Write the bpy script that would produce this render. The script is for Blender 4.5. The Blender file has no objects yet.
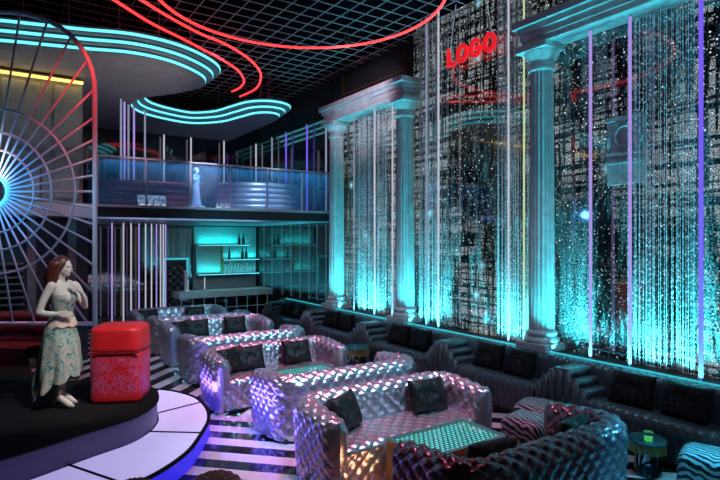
import bpy, bmesh, math, random
from math import sin, cos, pi, sqrt, radians, atan2, hypot
from mathutils import Vector, Matrix, Euler, noise

random.seed(7)
S = bpy.context.scene
C = S.collection

# ------------------------------------------------------------------ camera
YAW = radians(33.66)
F_PX = 545.0
CAM_H = 2.3
cam_d = bpy.data.cameras.new('camera')
cam = bpy.data.objects.new('camera', cam_d)
C.objects.link(cam)
cam_d.sensor_width = 36.0
cam_d.lens = 36.0 * F_PX / 720.0
cam.location = (0, 0, CAM_H)
cam.rotation_euler = (pi / 2, 0, -YAW)
cam_d.clip_start = 0.05
S.camera = cam

# ------------------------------------------------------------------ world / exposure
w = bpy.data.worlds.new('world')
S.world = w
w.use_nodes = True
w.node_tree.nodes['Background'].inputs[0].default_value = (0.10, 0.16, 0.24, 1)
w.node_tree.nodes['Background'].inputs[1].default_value = 0.10
S.view_settings.view_transform = 'Standard'
S.view_settings.look = 'None'
S.view_settings.exposure = 0.0
S.view_settings.gamma = 1.0
S.view_settings.use_curve_mapping = False

CYAN = (0.05, 0.85, 1.0)
TEAL = (0.02, 0.80, 0.85)


def aim(o, target):
    d = Vector(target) - o.location
    o.rotation_euler = d.to_track_quat('-Z', 'Y').to_euler()


def area(name, loc, target, sx, sy, power, col, spread=180):
    l = bpy.data.lights.new(name, 'AREA')
    l.shape = 'RECTANGLE'
    l.size = sx
    l.size_y = sy
    l.energy = power
    l.color = col
    l.spread = radians(spread)
    o = bpy.data.objects.new(name, l)
    C.objects.link(o)
    o.location = loc
    aim(o, target)
    return o


def spot(name, loc, target, power, col, angle=60, blend=0.6, radius=0.08):
    l = bpy.data.lights.new(name, 'SPOT')
    l.energy = power
    l.color = col
    l.spot_size = radians(angle)
    l.spot_blend = blend
    l.shadow_soft_size = radius
    o = bpy.data.objects.new(name, l)
    C.objects.link(o)
    o.location = loc
    aim(o, target)
    return o


def wall_uplight(name, y0, y1, x, z, tx, tz, wid, power, col):
    l = bpy.data.lights.new(name, 'AREA')
    l.shape = 'RECTANGLE'
    l.size = y1 - y0
    l.size_y = wid
    l.energy = power
    l.color = col
    l.spread = radians(104)
    o = bpy.data.objects.new(name, l)
    C.objects.link(o)
    o.location = (x, (y0 + y1) / 2, z)
    d = Vector((tx - x, 0, tz - z)).normalized()
    ya = Vector((0, 1, 0))
    zz = -d
    yy = zz.cross(ya)
    o.rotation_euler = Matrix((ya, yy, zz)).transposed().to_euler()
    return o


# cyan LED trough at the foot of the right wall
for (y0_, y1_, pw_) in ((8.25, 10.3, 85), (5.2, 7.8, 110), (1.8, 4.7, 115), (10.8, 15.0, 40)):
    wall_uplight('uplight', y0_, y1_, 6.27, 0.83, 6.63, 1.83, 0.05, pw_, CYAN)
# small uplights at the foot of each column
for y_ in (10.5, 8.02, 4.95):
    spot('column_uplight', (5.92, y_ - 0.36, 0.84), (6.34, y_, 2.6), 62, CYAN, 76, 0.8, 0.04)
# added pink fill lamps above the seating, without fixtures
PINK = (1.0, 0.24, 0.42)
for (sx, sy, tx, ty, pw) in ((3.4, 4.7, 3.4, 4.6, 820), (3.5, 5.9, 3.5, 5.9, 620), (3.4, 7.6, 3.4, 7.5, 760),
                             (3.5, 10.2, 3.5, 10.2, 1150), (3.4, 12.2, 3.4, 12.2, 950)):
    spot('pink_fill', (sx, sy, 6.0), (tx, ty, 0.5), pw, PINK, 44, 0.8, 0.25)
# added cool fill raking the backs of the sofas from the front
for (sx, sy, tx, ty, pw) in ((3.7, 2.4, 3.5, 4.9, 900), (4.4, 2.6, 3.6, 7.4, 1100), (4.4, 4.9, 3.5, 10.4, 800), (4.3, 7.6, 3.4, 12.6, 500)):
    spot('cool_fill', (sx, sy, 4.6), (tx, ty, 0.5), pw, (0.20, 0.66, 0.85), 34, 0.8, 0.25)
spot('cool_fill', (6.0, 0.2, 3.6), (4.6, 2.5, 0.30), 1900, (0.05, 0.60, 1.0), 20, 0.7, 0.10)  # unseen blue lamp added for the back corner of the dark sofa
for y_, pw_ in ((2.2, 40), (4.6, 75), (7.0, 85), (9.4, 85), (11.6, 60)):
    spot('bench_fill', (4.6, y_ - 1.2, 5.9), (5.85, y_, 0.5), pw_ * 3.0, (0.66, 0.76, 1.0), 46, 0.9, 0.2)  # extra lamps added to brighten the black banquettes
spot('stage_fill', (1.9, 3.0, 6.0), (0.6, 6.85, 1.2), 950, (0.82, 0.97, 1.0), 22, 0.6, 0.10)  # added key light on the woman
spot('stage_fill', (2.9, 3.6, 6.0), (1.2, 6.6, 0.9), 560, (1.0, 0.80, 0.78), 16, 0.6, 0.10)  # added lamp that lifts the red chair
spot('floor_fill', (2.4, 3.0, 6.0), (2.0, 5.6, 0.0), 340, (0.92, 0.93, 1.0), 34, 0.8, 0.12)  # added lamp that whitens the pale floor stripes
# added wash lamps on the arches and the glittering wall
spot('arch_wash', (4.0, 7.4, 5.6), (6.4, 9.2, 5.1), 340, (0.92, 0.70, 0.90), 44, 0.8, 0.1)
spot('arch_wash', (4.6, 1.6, 5.4), (6.4, 4.6, 3.4), 85, (0.25, 0.75, 0.95), 70, 0.8, 0.1)
for y_, pw_ in ((9.25, 110), (7.4, 150), (5.5, 150), (3.35, 110)):
    spot('curtain_fill', (5.5, y_, 6.0), (6.42, y_, 2.6), pw_, (0.72, 0.86, 1.0), 17, 0.9, 0.06)  # extra lamps raking down the bead curtains
# added fill and wash lamps: sofa flanks, web, bar, mezzanine and canopy
for (sy_, ty_, pw_) in ((5.2, 5.2, 300), (7.6, 8.3, 420), (9.6, 11.0, 420)):
    spot('side_fill', (0.2, sy_, 5.0), (2.5, ty_, 0.3), pw_, (0.62, 0.80, 1.0), 34, 0.9, 0.2)  # added fill from the left for the outer sofa flanks
spot('web_wash', (1.2, 5.0, 5.6), (0.35, 8.9, 2.3), 190, (0.72, 0.72, 1.0), 34, 0.9, 0.1)
spot('bar_fill', (4.9, 12.7, 2.66), (4.9, 13.75, 1.0), 50, (0.80, 0.92, 1.0), 110, 0.9, 0.05)  # added to lift the dark bar counter
spot('statue_fill', (3.6, 9.6, 4.9), (3.40, 11.15, 3.4), 420, (0.95, 0.82, 1.0), 24, 0.6, 0.05)
spot('balcony_fill', (4.6, 9.9, 5.2), (5.2, 11.9, 3.2), 620, (0.80, 0.82, 1.0), 30, 0.8, 0.05)
spot('balcony_fill', (2.2, 9.6, 4.6), (2.4, 11.8, 3.2), 70, (1.0, 0.45, 0.5), 34, 0.8, 0.05)
spot('canopy_wash', (2.9, 8.2, 3.2), (1.5, 10.4, 5.2), 150, (1.0, 0.80, 0.68), 70, 0.9, 0.1)
area('soffit_fill', (3.2, 11.3, 2.40), (3.2, 11.3, 2.72), 3.5, 0.05, 18, (0.40, 0.50, 1.0), 120)  # unseen bluish lamp added to light the balcony underside
spot('stone_wash', (-0.4, 8.6, 3.0), (0.2, 10.8, 4.0), 110, (0.75, 0.9, 1.0), 80, 0.9, 0.1)

# ------------------------------------------------------------------ materials
_M = {}


def mat(name, col=(0.5, 0.5, 0.5), rough=0.5, metal=0.0, emit=None, estr=0.0, spec=0.5, coat=0.0):
    m = bpy.data.materials.new(name)
    m.use_nodes = True
    b = m.node_tree.nodes['Principled BSDF']
    b.inputs['Base Color'].default_value = (*col, 1)
    b.inputs['Roughness'].default_value = rough
    b.inputs['Metallic'].default_value = metal
    b.inputs['Specular IOR Level'].default_value = spec
    b.inputs['Coat Weight'].default_value = coat
    if emit:
        b.inputs['Emission Color'].default_value = (*emit, 1)
        b.inputs['Emission Strength'].default_value = estr
    _M[name] = m
    return m


class NT:
    """small helper around a material's node tree"""
    def __init__(s, m):
        s.t = m.node_tree
        s.b = s.t.nodes['Principled BSDF']
        s.tc = s.t.nodes.new('ShaderNodeTexCoord')

    def n(s, typ, **k):
        o = s.t.nodes.new('ShaderNode' + typ)
        for a, v in k.items():
            setattr(o, a, v)
        return o

    def l(s, a, b):
        s.t.links.new(a, b)

    def val(s, sock, v):
        if isinstance(v, (int, float)):
            sock.default_value = v
        elif isinstance(v, (tuple, list)):
            sock.default_value = v
        else:
            s.l(v, sock)

    def math(s, op, a, b=0.0, c=None):
        o = s.n('Math', operation=op)
        s.val(o.inputs[0], a)
        s.val(o.inputs[1], b)
        if c is not None:
            s.val(o.inputs[2], c)
        return o.outputs[0]

    def mapping(s, src=None, scale=(1, 1, 1), loc=(0, 0, 0), rot=(0, 0, 0)):
        o = s.n('Mapping')
        s.l(src or s.tc.outputs['Object'], o.inputs['Vector'])
        o.inputs['Scale'].default_value = scale
        o.inputs['Location'].default_value = loc
        o.inputs['Rotation'].default_value = rot
        return o.outputs[0]

    def noise(s, vec, scale=5, detail=4, rough=0.5, dist=0.0):
        o = s.n('TexNoise')
        s.l(vec, o.inputs['Vector'])
        o.inputs['Scale'].default_value = scale
        o.inputs['Detail'].default_value = detail
        o.inputs['Roughness'].default_value = rough
        o.inputs['Distortion'].default_value = dist
        return o.outputs['Fac']

    def voro(s, vec, scale=5, feature='F1'):
        o = s.n('TexVoronoi', feature=feature)
        s.l(vec, o.inputs['Vector'])
        o.inputs['Scale'].default_value = scale
        return o

    def ramp(s, fac, stops, interp='LINEAR'):
        o = s.n('ValToRGB')
        o.color_ramp.interpolation = interp
        e = o.color_ramp.elements
        while len(e) < len(stops):
            e.new(0.5)
        for q, (p, c) in zip(e, stops):
            q.position = p
            q.color = (*c, 1) if len(c) == 3 else c
        s.l(fac, o.inputs['Fac'])
        return o.outputs['Color']

    def mix(s, fac, a, b, typ='MIX'):
        o = s.n('MixRGB', blend_type=typ)
        s.val(o.inputs['Fac'], fac)
        s.val(o.inputs['Color1'], (*a, 1) if isinstance(a, tuple) and len(a) == 3 else a)
        s.val(o.inputs['Color2'], (*b, 1) if isinstance(b, tuple) and len(b) == 3 else b)
        return o.outputs[0]

    def bump(s, h, strength=0.3, dist=0.02):
        o = s.n('Bump')
        o.inputs['Strength'].default_value = strength
        o.inputs['Distance'].default_value = dist
        s.l(h, o.inputs['Height'])
        s.l(o.outputs[0], s.b.inputs['Normal'])


# black and white chevron marble floor
m = mat('floor_marble', (0.5, 0.5, 0.5), 0.12)
t = NT(m)
sp = t.n('SeparateXYZ')
t.l(t.tc.outputs['Object'], sp.inputs[0])
va = t.math('ADD', sp.outputs['Y'], sp.outputs['X'])
vb_ = t.math('SUBTRACT', sp.outputs['Y'], sp.outputs['X'])
far_ = t.math('MULTIPLY', t.math('GREATER_THAN', va, 9.40), t.math('LESS_THAN', sp.outputs['X'], 4.6))
v = t.math('ADD', t.math('MULTIPLY', far_, vb_), t.math('MULTIPLY', t.math('SUBTRACT', 1.0, far_), t.math('SUBTRACT', va, 2.5)))
st = t.math('FRACT', t.math('DIVIDE', v, 0.555))
st = t.math('LESS_THAN', st, 0.5)
vein = t.noise(t.mapping(scale=(1, 1, 1)), 2.2, 8, 0.62, 1.5)
vb = t.ramp(vein, [(0.48, (0.004, 0.004, 0.005)), (0.505, (0.05, 0.04, 0.035)), (0.53, (0.004, 0.004, 0.005))])
vw = t.ramp(vein, [(0.3, (0.62, 0.62, 0.66)), (0.7, (0.5, 0.5, 0.54))])
t.l(t.mix(st, vb, vw), t.b.inputs['Base Color'])

# dark glass wall: pale weave and glitter sparkle painted as glow
m = mat('glitter_glass', (0.02, 0.025, 0.03), 0.05, spec=0.5)
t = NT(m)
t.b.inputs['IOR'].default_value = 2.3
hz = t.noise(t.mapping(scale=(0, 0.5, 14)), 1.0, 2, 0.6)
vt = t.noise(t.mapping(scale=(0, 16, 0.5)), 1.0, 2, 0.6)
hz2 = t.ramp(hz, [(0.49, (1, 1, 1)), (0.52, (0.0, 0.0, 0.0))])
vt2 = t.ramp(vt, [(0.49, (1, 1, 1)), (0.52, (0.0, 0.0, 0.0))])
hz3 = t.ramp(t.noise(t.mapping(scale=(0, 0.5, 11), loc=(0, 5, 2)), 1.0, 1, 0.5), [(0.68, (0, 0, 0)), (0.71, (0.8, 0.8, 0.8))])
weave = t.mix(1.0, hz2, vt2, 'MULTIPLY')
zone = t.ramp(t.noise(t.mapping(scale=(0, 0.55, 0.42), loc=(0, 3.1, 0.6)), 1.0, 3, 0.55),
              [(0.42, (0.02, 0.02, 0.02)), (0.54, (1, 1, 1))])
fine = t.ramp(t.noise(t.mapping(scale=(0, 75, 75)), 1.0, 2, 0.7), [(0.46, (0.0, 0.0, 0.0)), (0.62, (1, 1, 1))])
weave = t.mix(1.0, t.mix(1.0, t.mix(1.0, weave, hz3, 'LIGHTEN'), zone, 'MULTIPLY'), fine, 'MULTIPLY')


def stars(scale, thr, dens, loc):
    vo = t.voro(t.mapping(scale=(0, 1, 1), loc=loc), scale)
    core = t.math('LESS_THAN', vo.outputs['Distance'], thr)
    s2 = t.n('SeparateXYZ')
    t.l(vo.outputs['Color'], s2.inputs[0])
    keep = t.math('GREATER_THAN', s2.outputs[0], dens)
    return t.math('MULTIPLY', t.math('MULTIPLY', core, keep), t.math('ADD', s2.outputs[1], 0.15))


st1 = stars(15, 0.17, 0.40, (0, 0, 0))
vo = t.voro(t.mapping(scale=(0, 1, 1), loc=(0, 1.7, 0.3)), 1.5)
halo = t.math('POWER', t.math('MAXIMUM', t.math('SUBTRACT', 1.0, t.math('MULTIPLY', vo.outputs['Distance'], 3.2)), 0.0), 6.0)  # soft glow painted around the larger sparkles
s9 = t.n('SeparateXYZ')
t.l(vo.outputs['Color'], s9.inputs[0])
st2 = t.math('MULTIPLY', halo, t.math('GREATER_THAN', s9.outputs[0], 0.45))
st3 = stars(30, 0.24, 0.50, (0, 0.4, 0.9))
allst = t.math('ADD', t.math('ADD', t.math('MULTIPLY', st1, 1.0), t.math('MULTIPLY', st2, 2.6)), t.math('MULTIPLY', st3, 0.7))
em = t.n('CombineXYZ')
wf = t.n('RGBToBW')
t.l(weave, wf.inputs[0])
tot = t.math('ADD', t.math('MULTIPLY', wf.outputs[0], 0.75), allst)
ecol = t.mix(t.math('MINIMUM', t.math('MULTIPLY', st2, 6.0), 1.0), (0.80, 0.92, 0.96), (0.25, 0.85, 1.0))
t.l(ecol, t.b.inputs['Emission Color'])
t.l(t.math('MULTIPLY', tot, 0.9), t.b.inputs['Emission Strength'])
frost = t.ramp(t.noise(t.mapping(scale=(0, 2.2, 0.35)), 1.0, 6, 0.75), [(0.47, (0.008, 0.010, 0.011)), (0.64, (0.50, 0.54, 0.56))])
gr = t.noise(t.mapping(scale=(0, 40, 40)), 1.0, 3, 0.7)
grc = t.ramp(gr, [(0.42, (0.05, 0.05, 0.05)), (0.6, (1, 1, 1))])
t.l(t.mix(1.0, frost, grc, 'MULTIPLY'), t.b.inputs['Base Color'])

# mottled stones
def stone(name, c1, c2, rough=0.6, scale=6):
    m = mat(name, c1, rough)
    t = NT(m)
    f = t.noise(t.mapping(), scale, 8, 0.65, 0.4)
    t.l(t.ramp(f, [(0.3, c1), (0.7, c2)]), t.b.inputs['Base Color'])
    t.bump(f, 0.25, 0.02)
    return m


stone('column_stone', (0.42, 0.44, 0.46), (0.62, 0.64, 0.66), 0.55, 9)
stone('arch_stone', (0.34, 0.33, 0.36), (0.58, 0.56, 0.58), 0.6, 7)
stone('wall_stone', (0.07, 0.085, 0.09), (0.16, 0.18, 0.185), 0.6, 3)
stone('wall_relief', (0.25, 0.25, 0.25), (0.6, 0.6, 0.6), 0.7, 22)
stone('canopy_plaster', (0.16, 0.165, 0.17), (0.24, 0.24, 0.25), 0.7, 5)
stone('counter_stone', (0.25, 0.3, 0.31), (0.45, 0.5, 0.5), 0.35, 14)
mat('dark', (0.010, 0.011, 0.014), 0.5)
mat('dark_gloss', (0.006, 0.007, 0.010), 0.05).node_tree.nodes['Principled BSDF'].inputs['IOR'].default_value = 2.3
mat('ceiling_black', (0.002, 0.002, 0.003), 1.0, spec=0.0)
mat('grid_metal', (0.40, 0.42, 0.46), 0.5)
mat('slab_paint', (0.25, 0.28, 0.33), 0.35)
mat('fascia', (0.008, 0.009, 0.012), 0.3)
mat('tinted_mirror', (0.03, 0.034, 0.038), 0.05).node_tree.nodes['Principled BSDF'].inputs['IOR'].default_value = 2.0
mat('rim_metal', (0.45, 0.5, 0.6), 0.3, 0.7)
mat('neon_red', (0.8, 0.1, 0.1), 0.4, emit=(1.0, 0.045, 0.05), estr=1.5)
mat('led_cyan', (0.1, 0.6, 0.7), 0.4, emit=(0.16, 0.86, 1.0), estr=1.35)
mat('led_trough', (0.1, 0.6, 0.7), 0.4, emit=(0.05, 0.62, 0.75), estr=0.6)
mat('led_violet', (0.02, 0.02, 0.03), 0.9, spec=0.02, emit=(0.20, 0.12, 1.0), estr=0.9)
mat('led_lilac', (0.02, 0.02, 0.03), 0.9, spec=0.02, emit=(0.50, 0.36, 0.95), estr=0.75)
mat('led_white', (0.02, 0.02, 0.03), 0.9, spec=0.02, emit=(0.80, 0.78, 0.90), estr=0.62)
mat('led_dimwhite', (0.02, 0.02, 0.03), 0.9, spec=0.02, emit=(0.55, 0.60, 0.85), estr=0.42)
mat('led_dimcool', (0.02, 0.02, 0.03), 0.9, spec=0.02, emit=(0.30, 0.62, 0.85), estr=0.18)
mat('led_lime', (0.02, 0.02, 0.03), 0.9, spec=0.02, emit=(0.80, 1.0, 0.55), estr=0.65)
mat('led_gold', (0.8, 0.6, 0.2), 0.4, emit=(1.0, 0.58, 0.12), estr=2.2)
mat('led_blue', (0.05, 0.05, 0.6), 0.4, emit=(0.03, 0.02, 0.75), estr=0.75)
mat('hub_blue', (0.1, 0.4, 0.8), 0.4, emit=(0.06, 0.42, 1.0), estr=1.6)
mat('sign_red', (0.7, 0.02, 0.03), 0.35, emit=(0.9, 0.012, 0.02), estr=0.75)
mat('sign_red_side', (0.25, 0.01, 0.015), 0.4)
mat('stage_carpet', (0.010, 0.009, 0.010), 0.95, spec=0.1)
mat('stage_side', (0.09, 0.08, 0.18), 0.45)
mat('web_metal', (0.58, 0.58, 0.66), 0.4, 0.2)
mat('black_leather', (0.060, 0.066, 0.080), 0.28, spec=0.6)
mat('steel', (0.6, 0.62, 0.66), 0.25, 1.0)
mat('brass', (0.52, 0.30, 0.11), 0.35, 0.85)
mat('gold_fringe', (0.50, 0.34, 0.12), 0.4, 0.7)
mat('white_marble', (0.72, 0.70, 0.76), 0.4)
mat('bottle_dark', (0.02, 0.03, 0.03), 0.1)
mat('bottle_clear', (0.75, 0.85, 0.88), 0.12)
mat('hair', (0.115, 0.024, 0.016), 0.4)
mat('skin', (0.78, 0.60, 0.53), 0.5)
mat('lips', (0.55, 0.10, 0.10), 0.4)
mat('eye', (0.02, 0.02, 0.02), 0.3)
mat('shoe', (0.55, 0.48, 0.42), 0.35)
mat('glow_panel', (0.55, 0.55, 0.7), 0.3, emit=(0.56, 0.49, 1.0), estr=0.60)
mat('cyan_plate', (0.03, 0.16, 0.19), 0.08)
mat('green_glow', (0.1, 0.5, 0.1), 0.3, emit=(0.10, 0.85, 0.18), estr=0.5)
mat('shelf_back', (0.30, 0.33, 0.34), 0.5)
mat('tufted_black', (0.02, 0.02, 0.024), 0.3)
mat('ribbed_silver', (0.45, 0.45, 0.50), 0.3, 0.5)
mat('dark_red_velvet', (0.10, 0.016, 0.024), 0.5)
mat('pouf_brown', (0.075, 0.030, 0.026), 0.45)

m = mat('silver_upholstery', (0.70, 0.70, 0.74), 0.30, 0.85)
t = NT(m)
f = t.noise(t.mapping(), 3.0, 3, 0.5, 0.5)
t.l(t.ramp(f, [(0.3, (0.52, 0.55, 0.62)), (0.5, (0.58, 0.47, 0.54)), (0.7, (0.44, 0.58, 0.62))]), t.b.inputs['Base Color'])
t.bump(t.noise(t.mapping(), 60, 2, 0.5), 0.08, 0.01)
m = mat('dark_upholstery', (0.22, 0.22, 0.26), 0.26, 0.8)
t = NT(m)
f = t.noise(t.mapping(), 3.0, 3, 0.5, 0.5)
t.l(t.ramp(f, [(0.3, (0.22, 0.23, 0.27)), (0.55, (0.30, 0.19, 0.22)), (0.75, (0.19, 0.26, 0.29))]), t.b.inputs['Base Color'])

m = mat('cushion_black', (0.012, 0.011, 0.012), 0.5, spec=0.25)
t = NT(m)
f = t.voro(t.mapping(), 17).outputs['Distance']
t.l(t.ramp(f, [(0.10, (0.05, 0.034, 0.026)), (0.3, (0.010, 0.008, 0.009)), (1.0, (0.006, 0.006, 0.007))]), t.b.inputs['Base Color'])
t.bump(f, 0.5, 0.02)

m = mat('zebra', (0.5, 0.5, 0.5), 0.35)
t = NT(m)
wv = t.n('TexWave')
t.l(t.mapping(scale=(1, 1, 1), rot=(0.3, 0.5, 0.4)), wv.inputs['Vector'])
wv.inputs['Scale'].default_value = 7.5
wv.inputs['Distortion'].default_value = 7.0
wv.inputs['Detail'].default_value = 1.0
wv.inputs['Detail Scale'].default_value = 1.1
t.l(t.ramp(wv.outputs['Fac'], [(0.50, (0.012, 0.012, 0.014)), (0.56, (0.30, 0.40, 0.45))]), t.b.inputs['Base Color'])

m = mat('lattice_top', (0.01, 0.02, 0.02), 0.05)
t = NT(m)
bk = t.n('TexBrick')
t.l(t.mapping(scale=(1, 1, 1), loc=(0.01, 0.01, 0)), bk.inputs['Vector'])
bk.inputs['Scale'].default_value = 1.0
bk.inputs['Brick Width'].default_value = 0.055
bk.inputs['Row Height'].default_value = 0.036
bk.inputs['Mortar Size'].default_value = 0.0085
bk.inputs['Mortar Smooth'].default_value = 0.1
t.l(t.ramp(bk.outputs['Fac'], [(0.2, (0.16, 0.86, 0.84)), (0.6, (0.0, 0.02, 0.03))]), t.b.inputs['Emission Color'])
t.b.inputs['Emission Strength'].default_value = 0.85

m = mat('red_velvet', (0.62, 0.02, 0.022), 0.45)
t = NT(m)
sp = t.n('SeparateXYZ')
t.l(t.tc.outputs['Object'], sp.inputs[0])
f = t.noise(t.mapping(), 26, 4, 0.7, 1.2)
low = t.ramp(sp.outputs['Z'], [(0.06, (0, 0, 0)), (0.16, (1, 1, 1)), (0.52, (1, 1, 1)), (0.58, (0, 0, 0))])
flw = t.ramp(f, [(0.50, (0, 0, 0)), (0.53, (1, 1, 1)), (0.57, (1, 1, 1)), (0.6, (0, 0, 0))])
big = t.ramp(t.noise(t.mapping(loc=(1.3, 0.2, 0.5)), 3.2, 2, 0.5), [(0.38, (0, 0, 0)), (0.46, (1, 1, 1))])
msk = t.mix(1.0, t.mix(1.0, low, flw, 'MULTIPLY'), big, 'MULTIPLY')
t.l(t.mix(msk, (0.62, 0.010, 0.014), (0.46, 0.12, 0.32)), t.b.inputs['Base Color'])

m = mat('floral_dress', (0.6, 0.6, 0.55), 0.6)
t = NT(m)
c = t.ramp(t.noise(t.mapping(), 24, 4, 0.7, 1.0),
           [(0.36, (0.04, 0.12, 0.10)), (0.44, (0.14, 0.36, 0.30)), (0.50, (0.50, 0.56, 0.48)), (0.56, (0.55, 0.24, 0.20)), (0.62, (0.62, 0.56, 0.50))])
t.l(c, t.b.inputs['Base Color'])
mat('peach', (0.80, 0.52, 0.42), 0.6)

m = mat('bead_crystal', (0.72, 0.80, 0.84), 0.15, spec=0.8)
m = mat('glyph_box', (0.05, 0.05, 0.06), 0.3)
t = NT(m)
f = t.noise(t.mapping(scale=(1, 1, 1)), 14, 2, 0.5, 2.5)
t.l(t.ramp(f, [(0.47, (0.04, 0.05, 0.08)), (0.50, (0.85, 0.88, 1.0))]), t.b.inputs['Emission Color'])
t.b.inputs['Emission Strength'].default_value = 0.8

m = bpy.data.materials.new('rail_glass')
m.use_nodes = True
nt = m.node_tree
nt.nodes.remove(nt.nodes['Principled BSDF'])
out = nt.nodes['Material Output']
tr = nt.nodes.new('ShaderNodeBsdfTransparent')
tr.inputs[0].default_value = (0.72, 0.84, 0.95, 1)
df = nt.nodes.new('ShaderNodeBsdfTranslucent')
df.inputs[0].default_value = (0.30, 0.55, 0.75, 1)
dd = nt.nodes.new('ShaderNodeBsdfDiffuse')
dd.inputs[0].default_value = (0.30, 0.55, 0.75, 1)
gl = nt.nodes.new('ShaderNodeBsdfGlossy')
gl.inputs['Roughness'].default_value = 0.05
ad = nt.nodes.new('ShaderNodeMixShader')
ad.inputs[0].default_value = 0.5
nt.links.new(df.outputs[0], ad.inputs[1])
nt.links.new(dd.outputs[0], ad.inputs[2])
m1 = nt.nodes.new('ShaderNodeMixShader')
m1.inputs[0].default_value = 0.16
nt.links.new(tr.outputs[0], m1.inputs[1])
nt.links.new(ad.outputs[0], m1.inputs[2])
m2 = nt.nodes.new('ShaderNodeMixShader')
m2.inputs[0].default_value = 0.05
nt.links.new(m1.outputs[0], m2.inputs[1])
nt.links.new(gl.outputs[0], m2.inputs[2])
nt.links.new(m2.outputs[0], out.inputs[0])
_M['rail_glass'] = m
m = mat('glass', (0.9, 0.95, 0.95), 0.02)
m.node_tree.nodes['Principled BSDF'].inputs['Transmission Weight'].default_value = 0.95


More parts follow.
